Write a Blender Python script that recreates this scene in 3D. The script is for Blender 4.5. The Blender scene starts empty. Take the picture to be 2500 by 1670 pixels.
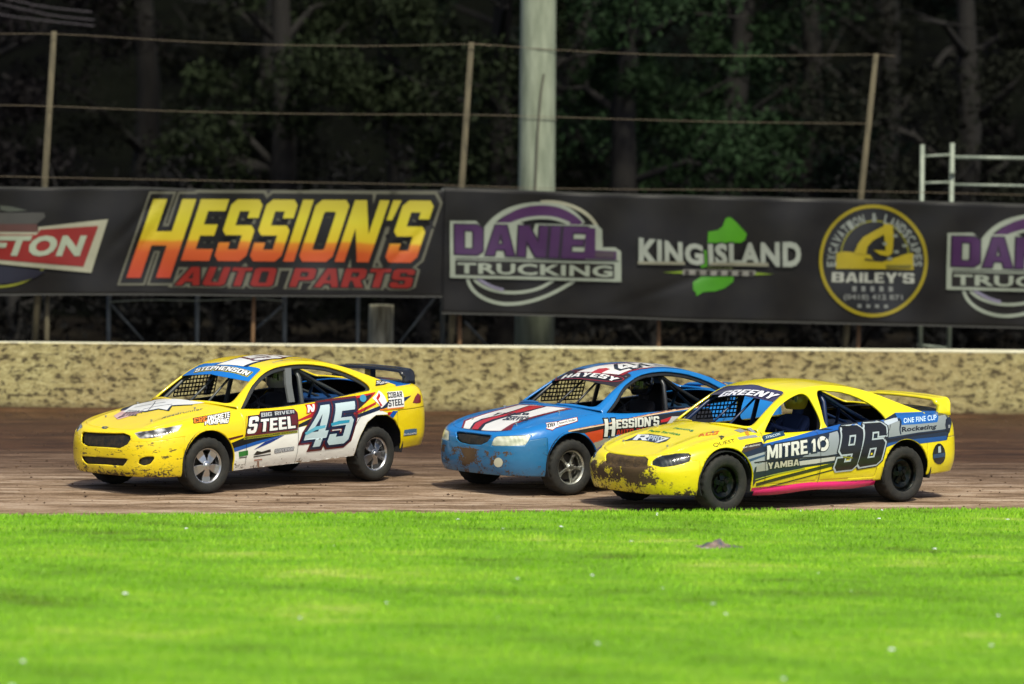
import bpy, bmesh, math, random
import numpy as np
from mathutils import Vector, Matrix
from mathutils.bvhtree import BVHTree

# ---------------------------------------------------------------- camera, sky, sun, exposure
scene = bpy.context.scene
COL = scene.collection
cam_d = bpy.data.cameras.new('camera'); cam = bpy.data.objects.new('camera', cam_d); COL.objects.link(cam)
cam_d.sensor_width = 36.0; cam_d.lens = 9000.0/2500.0*36.0
cam_d.clip_start = 0.5; cam_d.clip_end = 2000.0
PITCH = math.atan(485/9000.0); ROLL = 0.02
cam.matrix_world = Matrix.Translation((0, 0, 4.2)) @ Matrix.Rotation(math.radians(90)-PITCH, 4, 'X') @ Matrix.Rotation(ROLL, 4, 'Z')
cam_d.dof.use_dof = True; cam_d.dof.focus_distance = 44.0; cam_d.dof.aperture_fstop = 0.75
scene.camera = cam

SUN_EL = math.radians(57); SUN_AZ = math.radians(161)       # azimuth from +Y (away from the camera) towards +X
world = bpy.data.worlds.new('World'); scene.world = world; world.use_nodes = True
wn = world.node_tree.nodes; wn.clear()
sky = wn.new('ShaderNodeTexSky'); sky.sky_type = 'NISHITA'; sky.sun_disc = False
sky.sun_elevation = SUN_EL; sky.sun_rotation = SUN_AZ; sky.air_density = 0.6; sky.dust_density = 3.0; sky.ozone_density = 0.4
bg = wn.new('ShaderNodeBackground'); bg.inputs['Strength'].default_value = 0.11
wo = wn.new('ShaderNodeOutputWorld')
world.node_tree.links.new(sky.outputs[0], bg.inputs[0]); world.node_tree.links.new(bg.outputs[0], wo.inputs[0])
sun_d = bpy.data.lights.new('floodlight_sun', 'SUN'); sun = bpy.data.objects.new('floodlight_sun', sun_d); COL.objects.link(sun)
sun_d.energy = 2.9; sun_d.angle = math.radians(4.0); sun_d.color = (1.0, 0.97, 0.80)
_d = Vector((math.sin(SUN_AZ)*math.cos(SUN_EL), math.cos(SUN_AZ)*math.cos(SUN_EL), math.sin(SUN_EL)))
sun.rotation_euler = _d.to_track_quat('Z', 'Y').to_euler(); sun.location = (0, 20, 40)
vs = scene.view_settings
vs.view_transform = 'Standard'; vs.look = 'None'; vs.exposure = 0.42; vs.gamma = 1.0; vs.use_curve_mapping = False

# ---------------------------------------------------------------- helpers
def srgb(r, g, b):
    f = lambda c: (c/255/12.92) if c/255 <= 0.04045 else ((c/255+0.055)/1.055)**2.4
    return (f(r), f(g), f(b))

class NT:
    """tiny node-tree helper"""
    def __init__(s, name):
        s.m = bpy.data.materials.new(name); s.m.use_nodes = True
        s.t = s.m.node_tree; s.p = s.t.nodes['Principled BSDF']
    def n(s, typ, ins=None, **kw):
        nd = s.t.nodes.new('ShaderNode'+typ)
        for k, v in kw.items(): setattr(nd, k, v)
        for k, v in (ins or {}).items():
            if isinstance(v, bpy.types.NodeSocket): s.t.links.new(v, nd.inputs[k])
            else: nd.inputs[k].default_value = v
        return nd
    def set(s, **kw):
        for k, v in kw.items():
            k = k.replace('_', ' ')
            if isinstance(v, bpy.types.NodeSocket): s.t.links.new(v, s.p.inputs[k])
            else: s.p.inputs[k].default_value = v
    def obj(s): return s.n('TexCoord').outputs['Object']
    def sep(s, v):
        q = s.n('SeparateXYZ', {0: v}); return q.outputs
    def mapv(s, v, scale=(1,1,1), loc=(0,0,0)):
        return s.n('Mapping', {'Vector': v, 'Scale': scale, 'Location': loc}).outputs[0]
    def noise(s, v, scale, detail=4, rough=0.55):
        return s.n('TexNoise', {'Vector': v, 'Scale': scale, 'Detail': detail, 'Roughness': rough}).outputs['Fac']
    def ramp(s, f, stops):
        r = s.n('ValToRGB', {0: f}).color_ramp if False else None
        nd = s.n('ValToRGB', {0: f}); cr = nd.color_ramp
        while len(cr.elements) < len(stops): cr.elements.new(0.5)
        for e, (p, c) in zip(cr.elements, stops):
            e.position = p; e.color = (*c, 1) if len(c) == 3 else c
        return nd.outputs[0]
    def math(s, op, a, b=0.0, c=0.0, clamp=False):
        nd = s.n('Math', operation=op, use_clamp=clamp)
        for i, v in enumerate((a, b, c)):
            if isinstance(v, bpy.types.NodeSocket): s.t.links.new(v, nd.inputs[i])
            else: nd.inputs[i].default_value = v
        return nd.outputs[0]
    def step(s, f, lo, hi):
        return s.n('MapRange', {'Value': f, 'From Min': lo, 'From Max': hi}, clamp=True).outputs[0]
    def mix(s, f, a, b):
        nd = s.n('Mix', data_type='RGBA')
        for i, v in ((0, f), (6, a), (7, b)):
            if isinstance(v, bpy.types.NodeSocket): s.t.links.new(v, nd.inputs[i])
            else: nd.inputs[i].default_value = v if i == 0 else (*v[:3], 1)
        return nd.outputs[2]
    def bump(s, h, strength=0.3, dist=0.02):
        b = s.n('Bump', {'Height': h, 'Strength': strength, 'Distance': dist}); s.set(Normal=b.outputs[0])

_mats = {}
def flat(name, rgb, rough=0.5, metal=0.0, coat=0.0):
    k = (name, rgb, rough, metal, coat)
    if k in _mats: return _mats[k]
    q = NT(name); q.set(Base_Color=(*rgb, 1), Roughness=rough, Metallic=metal, Coat_Weight=coat)
    _mats[k] = q.m; return q.m

def tag(o, label=None, cat=None, group=None, kind=None):
    for k, v in (('label', label), ('category', cat), ('group', group), ('kind', kind)):
        if v: o[k] = v
    return o
def empty(name, loc=(0,0,0), rz=0.0):
    o = bpy.data.objects.new(name, None); COL.objects.link(o); o.location = loc; o.rotation_euler = (0,0,rz)
    o.empty_display_size = 0.3; return o
def mkobj(name, V, F, mats, parent=None, mi=None, smooth=False, solid=None):
    me = bpy.data.meshes.new(name)
    me.from_pydata([tuple(map(float, v)) for v in V], [], [tuple(int(i) for i in f) for f in F])
    if not isinstance(mats, (list, tuple)): mats = [mats]
    for m in mats: me.materials.append(m)
    if mi is not None: me.polygons.foreach_set('material_index', np.asarray(mi, dtype=np.int32))
    if smooth: me.polygons.foreach_set('use_smooth', np.ones(len(me.polygons), dtype=bool))
    me.update()
    o = bpy.data.objects.new(name, me); COL.objects.link(o)
    if parent: o.parent = parent
    if solid:
        md = o.modifiers.new('thickness', 'SOLIDIFY'); md.thickness = solid[0]; md.offset = -1.0
        if len(solid) > 1: md.material_offset = solid[1]
    return o

class MB:
    """collects simple shapes into one mesh"""
    def __init__(s): s.V = []; s.F = []; s.M = []
    def add(s, V, F, m=0):
        b = len(s.V); s.V += [tuple(v) for v in V]; s.F += [tuple(b+i for i in f) for f in F]; s.M += [m]*len(F); return s
    def box(s, lo, hi, m=0, rot=None, c=None):
        x0,y0,z0 = lo; x1,y1,z1 = hi
        V = [(x0,y0,z0),(x1,y0,z0),(x1,y1,z0),(x0,y1,z0),(x0,y0,z1),(x1,y0,z1),(x1,y1,z1),(x0,y1,z1)]
        return s.add(V, [(0,3,2,1),(4,5,6,7),(0,1,5,4),(1,2,6,5),(2,3,7,6),(3,0,4,7)], m)
    def tube(s, pts, r, n=10, m=0, caps=True):
        pts = [Vector(p) for p in pts]; rr = r if isinstance(r, (list, tuple)) else [r]*len(pts)
        V = []; F = []; prev = None
        for i, p in enumerate(pts):
            d = (pts[min(i+1, len(pts)-1)]-pts[max(i-1, 0)]).normalized()
            if prev is None:
                a = Vector((0,0,1)) if abs(d.z) < 0.9 else Vector((1,0,0)); e1 = d.cross(a).normalized()
            else: e1 = (prev - d*prev.dot(d)).normalized()
            prev = e1; e2 = d.cross(e1)
            for k in range(n):
                t = 2*math.pi*k/n; V.append(p + (e1*math.cos(t)+e2*math.sin(t))*rr[i])
        for i in range(len(pts)-1):
            for k in range(n):
                k2 = (k+1) % n; F.append((i*n+k, i*n+k2, (i+1)*n+k2, (i+1)*n+k))
        if caps: F.append(tuple(range(n))[::-1]); F.append(tuple((len(pts)-1)*n+k for k in range(n)))
        return s.add(V, F, m)
    def lathe(s, prof, n=48, m=0, mis=None, fn=None, closed=False):
        """profile (r, y) turned about the Y axis"""
        V = []; F = []; L = len(prof)
        for k in range(n):
            t = 2*math.pi*k/n
            for j, (r, y) in enumerate(prof):
                q = fn(j, k, r) if fn else r
                V.append((q*math.cos(t), y, q*math.sin(t)))
        b = len(s.V); s.V += V
        for k in range(n):
            k2 = (k+1) % n
            for j in range(L-1 if not closed else L):
                j2 = (j+1) % L
                s.F.append((b+k*L+j, b+k2*L+j, b+k2*L+j2, b+k*L+j2)); s.M.append(mis[j] if mis else m)
        return s
    def build(s, name, mats, parent=None, smooth=False, xf=None, solid=None):
        V = s.V if xf is None else [xf(v) for v in s.V]
        return mkobj(name, V, s.F, mats, parent, s.M, smooth, solid)

# --- spline surfaces
def bs_axis(P, ts):
    """clamped uniform cubic B-spline along axis 0, evaluated at ts in [0, n-1]"""
    P = np.asarray(P, float); n = len(P)
    Q = np.concatenate([[2*P[0]-P[1]], P, [2*P[-1]-P[-2]]])
    ts = np.clip(np.asarray(ts, float), 0, n-1-1e-9); i = ts.astype(int); f = ts-i
    b = [(1-f)**3/6, (3*f**3-6*f**2+4)/6, (-3*f**3+3*f**2+3*f+1)/6, f**3/6]
    return sum(Q[i+k]*b[k].reshape((-1,)+(1,)*(P.ndim-1)) for k in range(4))
def samples(lens, h):
    t = [0.0]
    for i, L in enumerate(lens):
        k = max(2, int(math.ceil(L/h)))
        t += [i+(j+1)/k for j in range(k)]
    return np.array(t)
def grid_faces(a, b):
    i, j = np.meshgrid(np.arange(a-1), np.arange(b-1), indexing='ij'); v = (i*b+j).ravel()
    return [(int(q), int(q+b), int(q+b+1), int(q+1)) for q in v]

class Surf:
    """open polygon mesh with per-vertex attributes: V (n,3), A (n,k), F faces"""
    def __init__(s, V, F, A): s.V = np.asarray(V, float); s.F = F; s.A = np.asarray(A, float)
    def clip(s, f):
        """split by the field f (per vertex): returns (inside f<0, outside f>=0)"""
        f = np.where(np.abs(f) < 1e-7, 1e-7, f)
        V = list(s.V); A = list(s.A); cut = {}; ins = []; outs = []
        def mid(a, b):
            k = (a, b) if a < b else (b, a)
            if k not in cut:
                t = f[k[0]]/(f[k[0]]-f[k[1]]); cut[k] = len(V)
                V.append(s.V[k[0]]*(1-t)+s.V[k[1]]*t); A.append(s.A[k[0]]*(1-t)+s.A[k[1]]*t)
            return cut[k]
        for F in s.F:
            neg = [f[i] < 0 for i in F]
            if all(neg): ins.append(F); continue
            if not any(neg): outs.append(F); continue
            p = []; q = []
            for k, a in enumerate(F):
                b = F[(k+1) % len(F)]
                (p if neg[k] else q).append(a)
                if neg[k] != neg[(k+1) % len(F)]:
                    m = mid(a, b); p.append(m); q.append(m)
            if len(p) > 2: ins.append(tuple(p))
            if len(q) > 2: outs.append(tuple(q))
        V = np.array(V); A = np.array(A)
        return Surf(V, ins, A).compact(), Surf(V, outs, A).compact()
    def compact(s):
        used = sorted({i for F in s.F for i in F}); m = {a: k for k, a in enumerate(used)}
        if not used: return Surf(np.zeros((0,3)), [], np.zeros((0, s.A.shape[1])))
        return Surf(s.V[used], [tuple(m[i] for i in F) for F in s.F], s.A[used])
    def normals(s):
        N = np.zeros_like(s.V)
        for F in s.F:
            n = np.cross(s.V[F[1]]-s.V[F[0]], s.V[F[2]]-s.V[F[0]])
            for i in F: N[i] += n
        return N/np.maximum(np.linalg.norm(N, axis=1, keepdims=True), 1e-12)
    def join(s, o):
        b = len(s.V); return Surf(np.concatenate([s.V, o.V]), list(s.F)+[tuple(i+b for i in F) for F in o.F], np.concatenate([s.A, o.A]))
    def bvh(s): return BVHTree.FromPolygons([tuple(v) for v in s.V], [tuple(F) for F in s.F])

def poly_sdf(P, poly):
    """signed distance of points P (n,2) to polygon, negative inside"""
    P = np.asarray(P, float); Q = np.asarray(poly, float); d = np.full(len(P), 1e9); ins = np.zeros(len(P), bool)
    for k in range(len(Q)):
        a = Q[k]; b = Q[(k+1) % len(Q)]; ab = b-a; ap = P-a
        t = np.clip((ap@ab)/max(ab@ab, 1e-12), 0, 1); d = np.minimum(d, np.linalg.norm(ap-t[:,None]*ab, axis=1))
        c = ((a[1] > P[:,1]) != (b[1] > P[:,1]))
        with np.errstate(divide='ignore', invalid='ignore'):
            xx = a[0]+(P[:,1]-a[1])*(b[0]-a[0])/np.where(b[1]==a[1], 1e-12, b[1]-a[1])
        ins ^= c & (P[:,0] < xx)
    return np.where(ins, -d, d)
def smooth_poly(pts, n=6):
    """closed Catmull-Rom through the points"""
    P = np.array(pts, float); out = []
    for i in range(len(P)):
        a, b, c, d = P[i-1], P[i], P[(i+1) % len(P)], P[(i+2) % len(P)]
        for k in range(n):
            t = k/n; out.append(0.5*((2*b)+(c-a)*t+(2*a-5*b+4*c-d)*t*t+(3*b-3*c+d-a)*t**3))
    return out

# ---------------------------------------------------------------- car body surfaces (car space: x to the tail, y<0 the seen side, z up, front axle at x=0)
KEYS = {
 'F': [(.05,.235),(.012,.31),(0,.42),(.004,.54),(.010,.63),(.026,.688),(.052,.720),(.105,.738)],
 'C': [(.05,.235),(.015,.31),(0,.42),(.004,.54),(.015,.635),(.042,.712),(.095,.764),(.17,.788)],
 'W': [(.04,.22),(.01,.32),(0,.45),(0,.60),(.010,.71),(.035,.80),(.10,.862),(.20,.888)],
 'K': [(.06,.24),(.02,.34),(0,.48),(0,.63),(.015,.78),(.04,.87),(.095,.93),(.16,.960)],
 'D': [(.07,.24),(.02,.35),(0,.50),(.005,.64),(.02,.77),(.045,.86),(.085,.905),(.13,.925)],
 'Q': [(.04,.26),(.01,.36),(0,.50),(0,.65),(.015,.80),(.05,.91),(.12,.985),(.22,1.02)],
 'T': [(.05,.28),(.01,.38),(0,.50),(0,.65),(.012,.80),(.035,.93),(.085,1.01),(.17,1.045)],
}
HALF = [(-.90,0,'F','F',0),(-.888,.33,'F','F',0),(-.835,.57,'F','C',.6),(-.69,.755,'C','C',0),(-.44,.865,'C','W',.5),(-.14,.912,'W','W',0),
        (.22,.92,'W','K',.45),(.60,.926,'K','K',0),(.82,.93,'K','D',.8),(1.3,.93,'D','D',0),(1.9,.93,'D','Q',.25),(2.4,.93,'D','Q',.65),
        (2.85,.92,'Q','Q',0),(3.2,.905,'Q','T',.5),(3.55,.86,'T','T',0),(3.79,.75,'T','T',0),(3.90,.40,'T','T',0),(3.92,0,'T','T',0)]
I_CORNER, I_COWL, I_DECK0, I_DECK1 = 3, 7, 12, 15
GREEN = [ # rail (x,y,z), centre (x,z)
 ((.58,.745,.975),(.36,1.035)), ((.76,.705,1.10),(.58,1.15)), ((.96,.655,1.235),(.81,1.28)), ((1.17,.61,1.35),(1.04,1.39)),
 ((1.39,.585,1.415),(1.29,1.46)), ((1.67,.575,1.44),(1.64,1.49)), ((2.0,.575,1.43),(2.0,1.475)), ((2.38,.585,1.365),(2.38,1.415)),
 ((2.70,.61,1.265),(2.72,1.305)), ((3.0,.65,1.15),(3.0,1.185)), ((3.28,.70,1.055),(3.24,1.09))]

def body_surfaces(o):
    half = o.get('half', HALF); keys = dict(KEYS); keys.update(o.get('keys', {})); green = o.get('green', GREEN)
    n = len(half); xy = np.array([(h[0], h[1]) for h in half])
    nr = np.zeros((n, 2))
    for i in range(n):
        a = xy[i-1] if i else np.array([xy[1][0], -xy[1][1]]); b = xy[i+1] if i < n-1 else np.array([xy[n-2][0], -xy[n-2][1]])
        t = (b-a)/np.linalg.norm(b-a); nr[i] = (-t[1], t[0]) if True else 0
    net = np.zeros((n, 8, 3))
    for i, h in enumerate(half):
        ka, kb = np.array(keys[h[2]]), np.array(keys[h[3]]); k = ka*(1-h[4])+kb*h[4]
        for j in range(8):
            net[i, j] = (h[0]-nr[i][0]*k[j,0], -(h[1]-nr[i][1]*k[j,0]), k[j,1])
    far = net[1:][::-1].copy(); far[:,:,1] *= -1
    full = np.concatenate([far, net]); c0 = n-1
    lens = np.linalg.norm(np.diff(full[:,3], axis=0), axis=1)
    us = samples(lens, .035); rows = bs_axis(np.swapaxes(full, 0, 1), np.linspace(0, 7, 43))
    P = bs_axis(np.swapaxes(rows, 0, 1), us)
    U, J = np.meshgrid(us-c0, np.linspace(0, 7, 43), indexing='ij')
    ribbon = Surf(P.reshape(-1,3), grid_faces(len(us), 43), np.stack([U.ravel(), J.ravel()], 1))
    def top(u): # inner top edge of the ribbon, near side
        return bs_axis(rows[-1], np.atleast_1d(np.asarray(u, float)+c0))
    G = .006
    def coons(a0, a1, b_edge, centre, cl, bulge=0.0, na=26, nb=30):
        """half patch: front boundary a0(a), rear boundary a1(a), edge b_edge(b), centre curve centre(b)"""
        a = np.linspace(0, 1, na); b = np.linspace(0, 1, nb); V = np.zeros((nb, na, 3))
        f0, f1, e, c = a0(a), a1(a), b_edge(b), centre(b)
        for bi, bb in enumerate(b):
            w = a**1.0; wz = a**2.4
            lin = c[bi][None]*(1-w[:,None])+e[bi][None]*w[:,None]; lin[:,2] = c[bi][2]*(1-wz)+e[bi][2]*wz
            r0 = c[0][None]*(1-w[:,None])+e[0][None]*w[:,None]; r0[:,2] = c[0][2]*(1-wz)+e[0][2]*wz
            r1 = c[-1][None]*(1-w[:,None])+e[-1][None]*w[:,None]; r1[:,2] = c[-1][2]*(1-wz)+e[-1][2]*wz
            V[bi] = lin+(1-bb)*(f0-r0)+bb*(f1-r1)
            V[bi,:,2] += bulge*np.exp(-((a-.62)/.10)**2)*math.sin(math.pi*min(1, bb*1.05))**.7
        m = V[:, ::-1].copy(); m[:,:,1] *= -1; W = np.concatenate([m[:, :-1], V], 1)  # a: far edge .. near edge
        B, A = np.meshgrid(b, np.concatenate([-a[::-1][:-1], a]), indexing='ij')
        return Surf(W.reshape(-1,3), grid_faces(nb, 2*na-1), np.stack([B.ravel(), A.ravel()], 1))
    # hood
    hc = o.get('hood_c', [(-.76,.73),(-.50,.82),(-.10,.925),(.38,1.025)])
    ce = bs_axis([(x,0,z) for x,z in hc], np.linspace(0, len(hc)-1, 30))
    ce[0] = top(0)[0]+np.array([G,0,.002])
    ck = top(I_COWL)[0]
    hood = coons(lambda a: top(a*I_CORNER)+np.array([G,0,.002]), lambda a: np.stack([ck[0]+(ce[-1][0]-ck[0])*(1-a**2.2), ck[1]*a, ck[2]+(ce[-1][2]-ck[2])*(1-a**2.2)], 1),
                 lambda b: top(I_CORNER+b*(I_COWL-I_CORNER))+np.array([0,G,.001]), lambda b: ce, None, o.get('bulge', .012))
    # boot lid
    dc = o.get('deck_c', [(3.05,1.105),(3.35,1.10),(3.72,1.085)])
    de = bs_axis([(x,0,z) for x,z in dc], np.linspace(0, len(dc)-1, 30)); e1 = top(17)[0]; de[-1] = e1+np.array([-G,0,.002])
    d0 = top(I_DECK0)[0]
    deck = coons(lambda a: np.stack([d0[0]+(de[0][0]-d0[0])*(1-a**2), d0[1]*a, d0[2]+(de[0][2]-d0[2])*(1-a**2)], 1),
                 lambda a: top(17-a*(17-I_DECK1))+np.array([-G,0,.002]), lambda b: top(I_DECK0+b*(I_DECK1-I_DECK0))+np.array([0,G,.001]), lambda b: de, None, 0)
    # greenhouse
    st = []
    xs = top(np.linspace(0, 17, 400))
    for (r, c) in green:
        r = np.array([r[0], -r[1], r[2]]); k = np.argmin(np.abs(xs[60:,0]-r[0]))+60; B = xs[k]+np.array([0, -.004, -.010])
        if r[2]-B[2] < .02: B = B.copy(); 
        C = np.array([c[0], 0, c[1]]); row = [B]
        bul = min(.02, .12*(r[2]-B[2]))
        for t in (.3, .6, .85): row.append(B*(1-t)+r*t+np.array([0, -bul*math.sin(math.pi*t), 0]))
        row.append(r); row.append(r)
        for a in (.10, .3, .6, .85, 1.0):
            w = 1-(1-a)**2.2; row.append(np.array([r[0]+(C[0]-r[0])*w, r[1]*(1-a), r[2]+(C[2]-r[2])*w]))
        st.append(row)
    st = np.array(st)      # (stations, 11, 3)
    mir = st[:, ::-1].copy()[:, 1:]; mir[:,:,1] *= -1
    net2 = np.concatenate([st, mir], 1)  # 21 across
    us2 = samples([.3]*(len(green)-1), .028); js = samples([.12]*4+[.04]+[.05]+[.15]*8+[.05]+[.04]+[.12]*4, .035)
    Q = bs_axis(net2, us2); Q = np.swapaxes(bs_axis(np.swapaxes(Q, 0, 1), js), 0, 1)
    U, J = np.meshgrid(us2, js, indexing='ij'); T = np.where(J <= 10, J, 20-J)
    gh = Surf(Q.reshape(-1,3), [f[::-1] for f in grid_faces(len(us2), len(js))], np.stack([U.ravel(), T.ravel()], 1))
    return dict(ribbon=ribbon, hood=hood, deck=deck, green=gh, top=top)

# ---------------------------------------------------------------- paint, mud and other materials
MUD = (0.10, 0.055, 0.028)
def paint(name, rgb, front_mud=0.0, low_mud=0.5, seed=0.0, rough=0.28, chips=0.3, chip_at=.68):
    """race-car paint with real mud: low on the body, and (front_mud) smeared over the nose"""
    q = NT(name); v = q.obj(); x, y, z = q.sep(v)
    nz = q.noise(q.mapv(v, (1, 1, 1), (seed, seed*2, 0)), 7.0, 6, .65)
    fine = q.noise(q.mapv(v, (1, 1, 1.4), (seed+3, 0, 0)), 34.0, 5, .7)
    big = q.noise(q.mapv(v, (1, 1, 1), (seed+9, 4, 0)), 2.6, 3, .5)
    low = q.step(z, .62, .16)                                   # height above ground
    m = q.math('MULTIPLY', q.math('POWER', low, 1.6), low_mud)
    f = q.math('ADD', q.math('MULTIPLY', nz, .55), q.math('MULTIPLY', fine, .45))
    m1 = q.step(q.math('ADD', f, q.math('MULTIPLY', m, .42)), .66, .72)
    if front_mud:
        nose = q.math('MULTIPLY', q.math('MULTIPLY', q.step(x, -.62, -.84), q.step(z, .60, .53)), q.math('ADD', .62, q.math('MULTIPLY', .38, q.step(z, .27, .38))))
        m2 = q.step(q.math('ADD', q.math('ADD', f, q.math('MULTIPLY', nose, front_mud)), q.math('MULTIPLY', q.math('SUBTRACT', big, .5), .5)), .80, .84)
        m1 = q.math('MAXIMUM', m1, m2)
    ch = q.math('MULTIPLY', q.step(q.noise(q.mapv(v, (.6, .6, 1.6), (seed, 7, 1)), 13.0, 6, .72), chip_at, chip_at+.03), chips)
    dust = q.math('MULTIPLY', q.math('MULTIPLY', q.math('ADD', low, .12), big), .35)
    dust = q.math('MULTIPLY', dust, low_mud, clamp=True)
    c = q.mix(dust, rgb, (.20, .14, .085)); c = q.mix(ch, c, (.03, .025, .02)); c = q.mix(m1, c, q.mix(big, (.030,.020,.012), (.13,.075,.030)))
    r = q.math('ADD', rough, q.math('MULTIPLY', q.math('MAXIMUM', m1, dust), .55), clamp=True)
    coat = q.math('MULTIPLY', q.math('SUBTRACT', 1.0, q.math('MAXIMUM', m1, dust)), .6, clamp=True)
    q.set(Base_Color=c, Roughness=r, Coat_Weight=coat, Coat_Roughness=.08)
    # panel beating: very shallow dents
    q.bump(q.math('ADD', q.math('MULTIPLY', q.noise(v, 3.2, 3, .5), 1.0), q.math('MULTIPLY', m1, .08)), .5, .035)
    return q.m
def vinyl(name, rgb, low_mud=.5):
    return paint(name, rgb, 0, low_mud, 2.2, .35, .15)
M_DARK = flat('black_interior', (.012, .012, .014), .7)
M_CAGE = flat('cage_tube_black', (.02, .022, .024), .35)
M_GREY = flat('primer_grey', (.12, .13, .13), .5)
M_RUBBER = None
def rubber():
    q = NT('muddy_tyre_rubber'); v = q.obj(); x, y, z = q.sep(v)
    a = q.noise(v, 9.0, 5, .6); b = q.noise(v, 40.0, 3, .6)
    m = q.step(q.math('ADD', q.math('MULTIPLY', a, .7), q.math('MULTIPLY', b, .3)), .42, .66)
    q.set(Base_Color=q.mix(q.math('MULTIPLY', m, .32), (.011, .012, .011), (.060, .050, .034)), Roughness=.80); q.bump(b, .4, .01); return q.m
def chrome(name, rgb, rough, mud=.3):
    q = NT(name); v = q.obj(); a = q.noise(v, 16.0, 5, .65); m = q.math('MULTIPLY', q.step(a, .52, .66), mud)
    q.set(Base_Color=q.mix(m, rgb, MUD), Metallic=q.math('SUBTRACT', 1.0, m), Roughness=q.math('ADD', rough, q.math('MULTIPLY', m, .5))); return q.m
M_RUBBER = rubber()
M_ALLOY = chrome('polished_alloy', (.62, .63, .64), .30, .25)
M_ALLOY2 = chrome('dusty_alloy', (.55, .56, .50), .40, .45)
M_BLACKRIM = chrome('black_steel_rim', (.02, .025, .024), .3, .25)
M_BRAKE = flat('brake_iron', (.05, .045, .04), .6, .6)

# ---------------------------------------------------------------- wheels (axle along y, outer face at -y, hub at origin)
def wheel(parent, x, y, z, style, side, steer=0.0, spin=0.0):
    R, W = .338, .118
    hub = empty('wheel'); hub.parent = parent; hub.location = (x, y, z); hub.rotation_euler = (0, 0, steer if side < 0 else steer+math.pi)
    sp = spin if side < 0 else -spin
    rot = Matrix.Rotation(sp, 3, 'Y')
    def tread(j, k, r):
        if r > .325: return r-(.009 if (k//2) % 2 else 0)-(.006 if (k+j) % 3 == 0 else 0)
        return r
    prof = [(.205,-.085),(.212,-.105),(.235,-.118),(.275,-.122),(.305,-.116),(.322,-.102),(.335,-.085),(R,-.06),(R,-.02),(R,.02),(R,.06),(.335,.085),(.322,.102),(.300,.116),(.25,.118),(.212,.10),(.205,.085)]
    t = MB().lathe(prof, 96, fn=tread); t.build('tyre', M_RUBBER, hub, smooth=False, xf=lambda v: rot @ Vector(v))
    for p in hub.children: p.data.polygons.foreach_set('use_smooth', np.ones(len(p.data.polygons), dtype=bool))
    rm = MB(); mat = {'wedge': M_ALLOY, 'star': M_ALLOY2, 'steel': M_BLACKRIM}[style]
    rm.lathe([(.19,.085),(.198,.09),(.205,.085),(.205,.08),(.190,.05),(.182,-.02),(.188,-.075),(.198,-.092),(.207,-.096),(.212,-.088),(.206,-.082),(.196,-.078),(.178,-.02),(.186,.05)], 64, closed=True)
    def spoke(a0, poly, y0, y1):
        """radial plate given as (radius, half-width, y offset)"""
        ca, sa = math.cos(a0), math.sin(a0); V = []
        for s in (-1, 1):
            for (r, w, dy) in poly:
                for yy in (y0, y1): V.append((r*ca-s*w*sa, yy+dy, r*sa+s*w*ca))
        n = len(poly); F = []
        for i in range(n-1):
            a = 2*i; b = 2*(i+1); c = 2*n
            F += [(a, b, c+b, c+a), (a+1, c+a+1, c+b+1, b+1), (a, a+1, b+1, b), (c+a, c+b, c+b+1, c+a+1)]
        rm.add(V, F)
    if style == 'wedge':
        for k in range(5): spoke(k*2*math.pi/5+.3, [(.035,.022,-.012),(.08,.042,-.004),(.13,.052,.006),(.19,.058,.0)], -.078, -.055)
        rm.lathe([(0,-.105),(.028,-.103),(.034,-.095),(.06,-.088),(.066,-.05),(0,-.05)], 32)
    elif style == 'star':
        for k in range(5): spoke(k*2*math.pi/5+.25, [(.03,.022,-.0),(.08,.017,.012),(.13,.016,.008),(.165,.022,-.002),(.192,.036,-.008)], -.07, -.045)
        rm.lathe([(0,-.086),(.03,-.084),(.036,-.075),(.05,-.07),(.055,-.04),(0,-.04)], 32)
    else:
        rm.lathe([(.05,-.02),(.10,-.015),(.13,-.035),(.16,-.05),(.187,-.045),(.187,-.03),(.1,.0),(.05,.0)], 48, closed=True)
        for k in range(5): spoke(k*2*math.pi/5, [(.04,.03,0),(.09,.03,0.01),(.12,.02,0.01)], -.05, -.02)
        rm.lathe([(0,-.05),(.035,-.048),(.04,-.02),(0,-.02)], 24)
    for k in range(5):
        a = k*2*math.pi/5+.3+math.pi/5; rm.tube([(.045*math.cos(a), -.075 if style != 'steel' else -.03, .045*math.sin(a)), (.045*math.cos(a), -.09 if style != 'steel' else -.055, .045*math.sin(a))], .008, 6)
    o = rm.build('rim', mat, hub, xf=lambda v: rot @ Vector(v)); md = o.modifiers.new('bevel', 'BEVEL'); md.width = .003; md.segments = 2; md.limit_method = 'ANGLE'
    MB().lathe([(0,.0),(.15,.0),(.15,.02),(0,.02)], 32).build('brake_disc', M_BRAKE, hub)
    return hub

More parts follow.
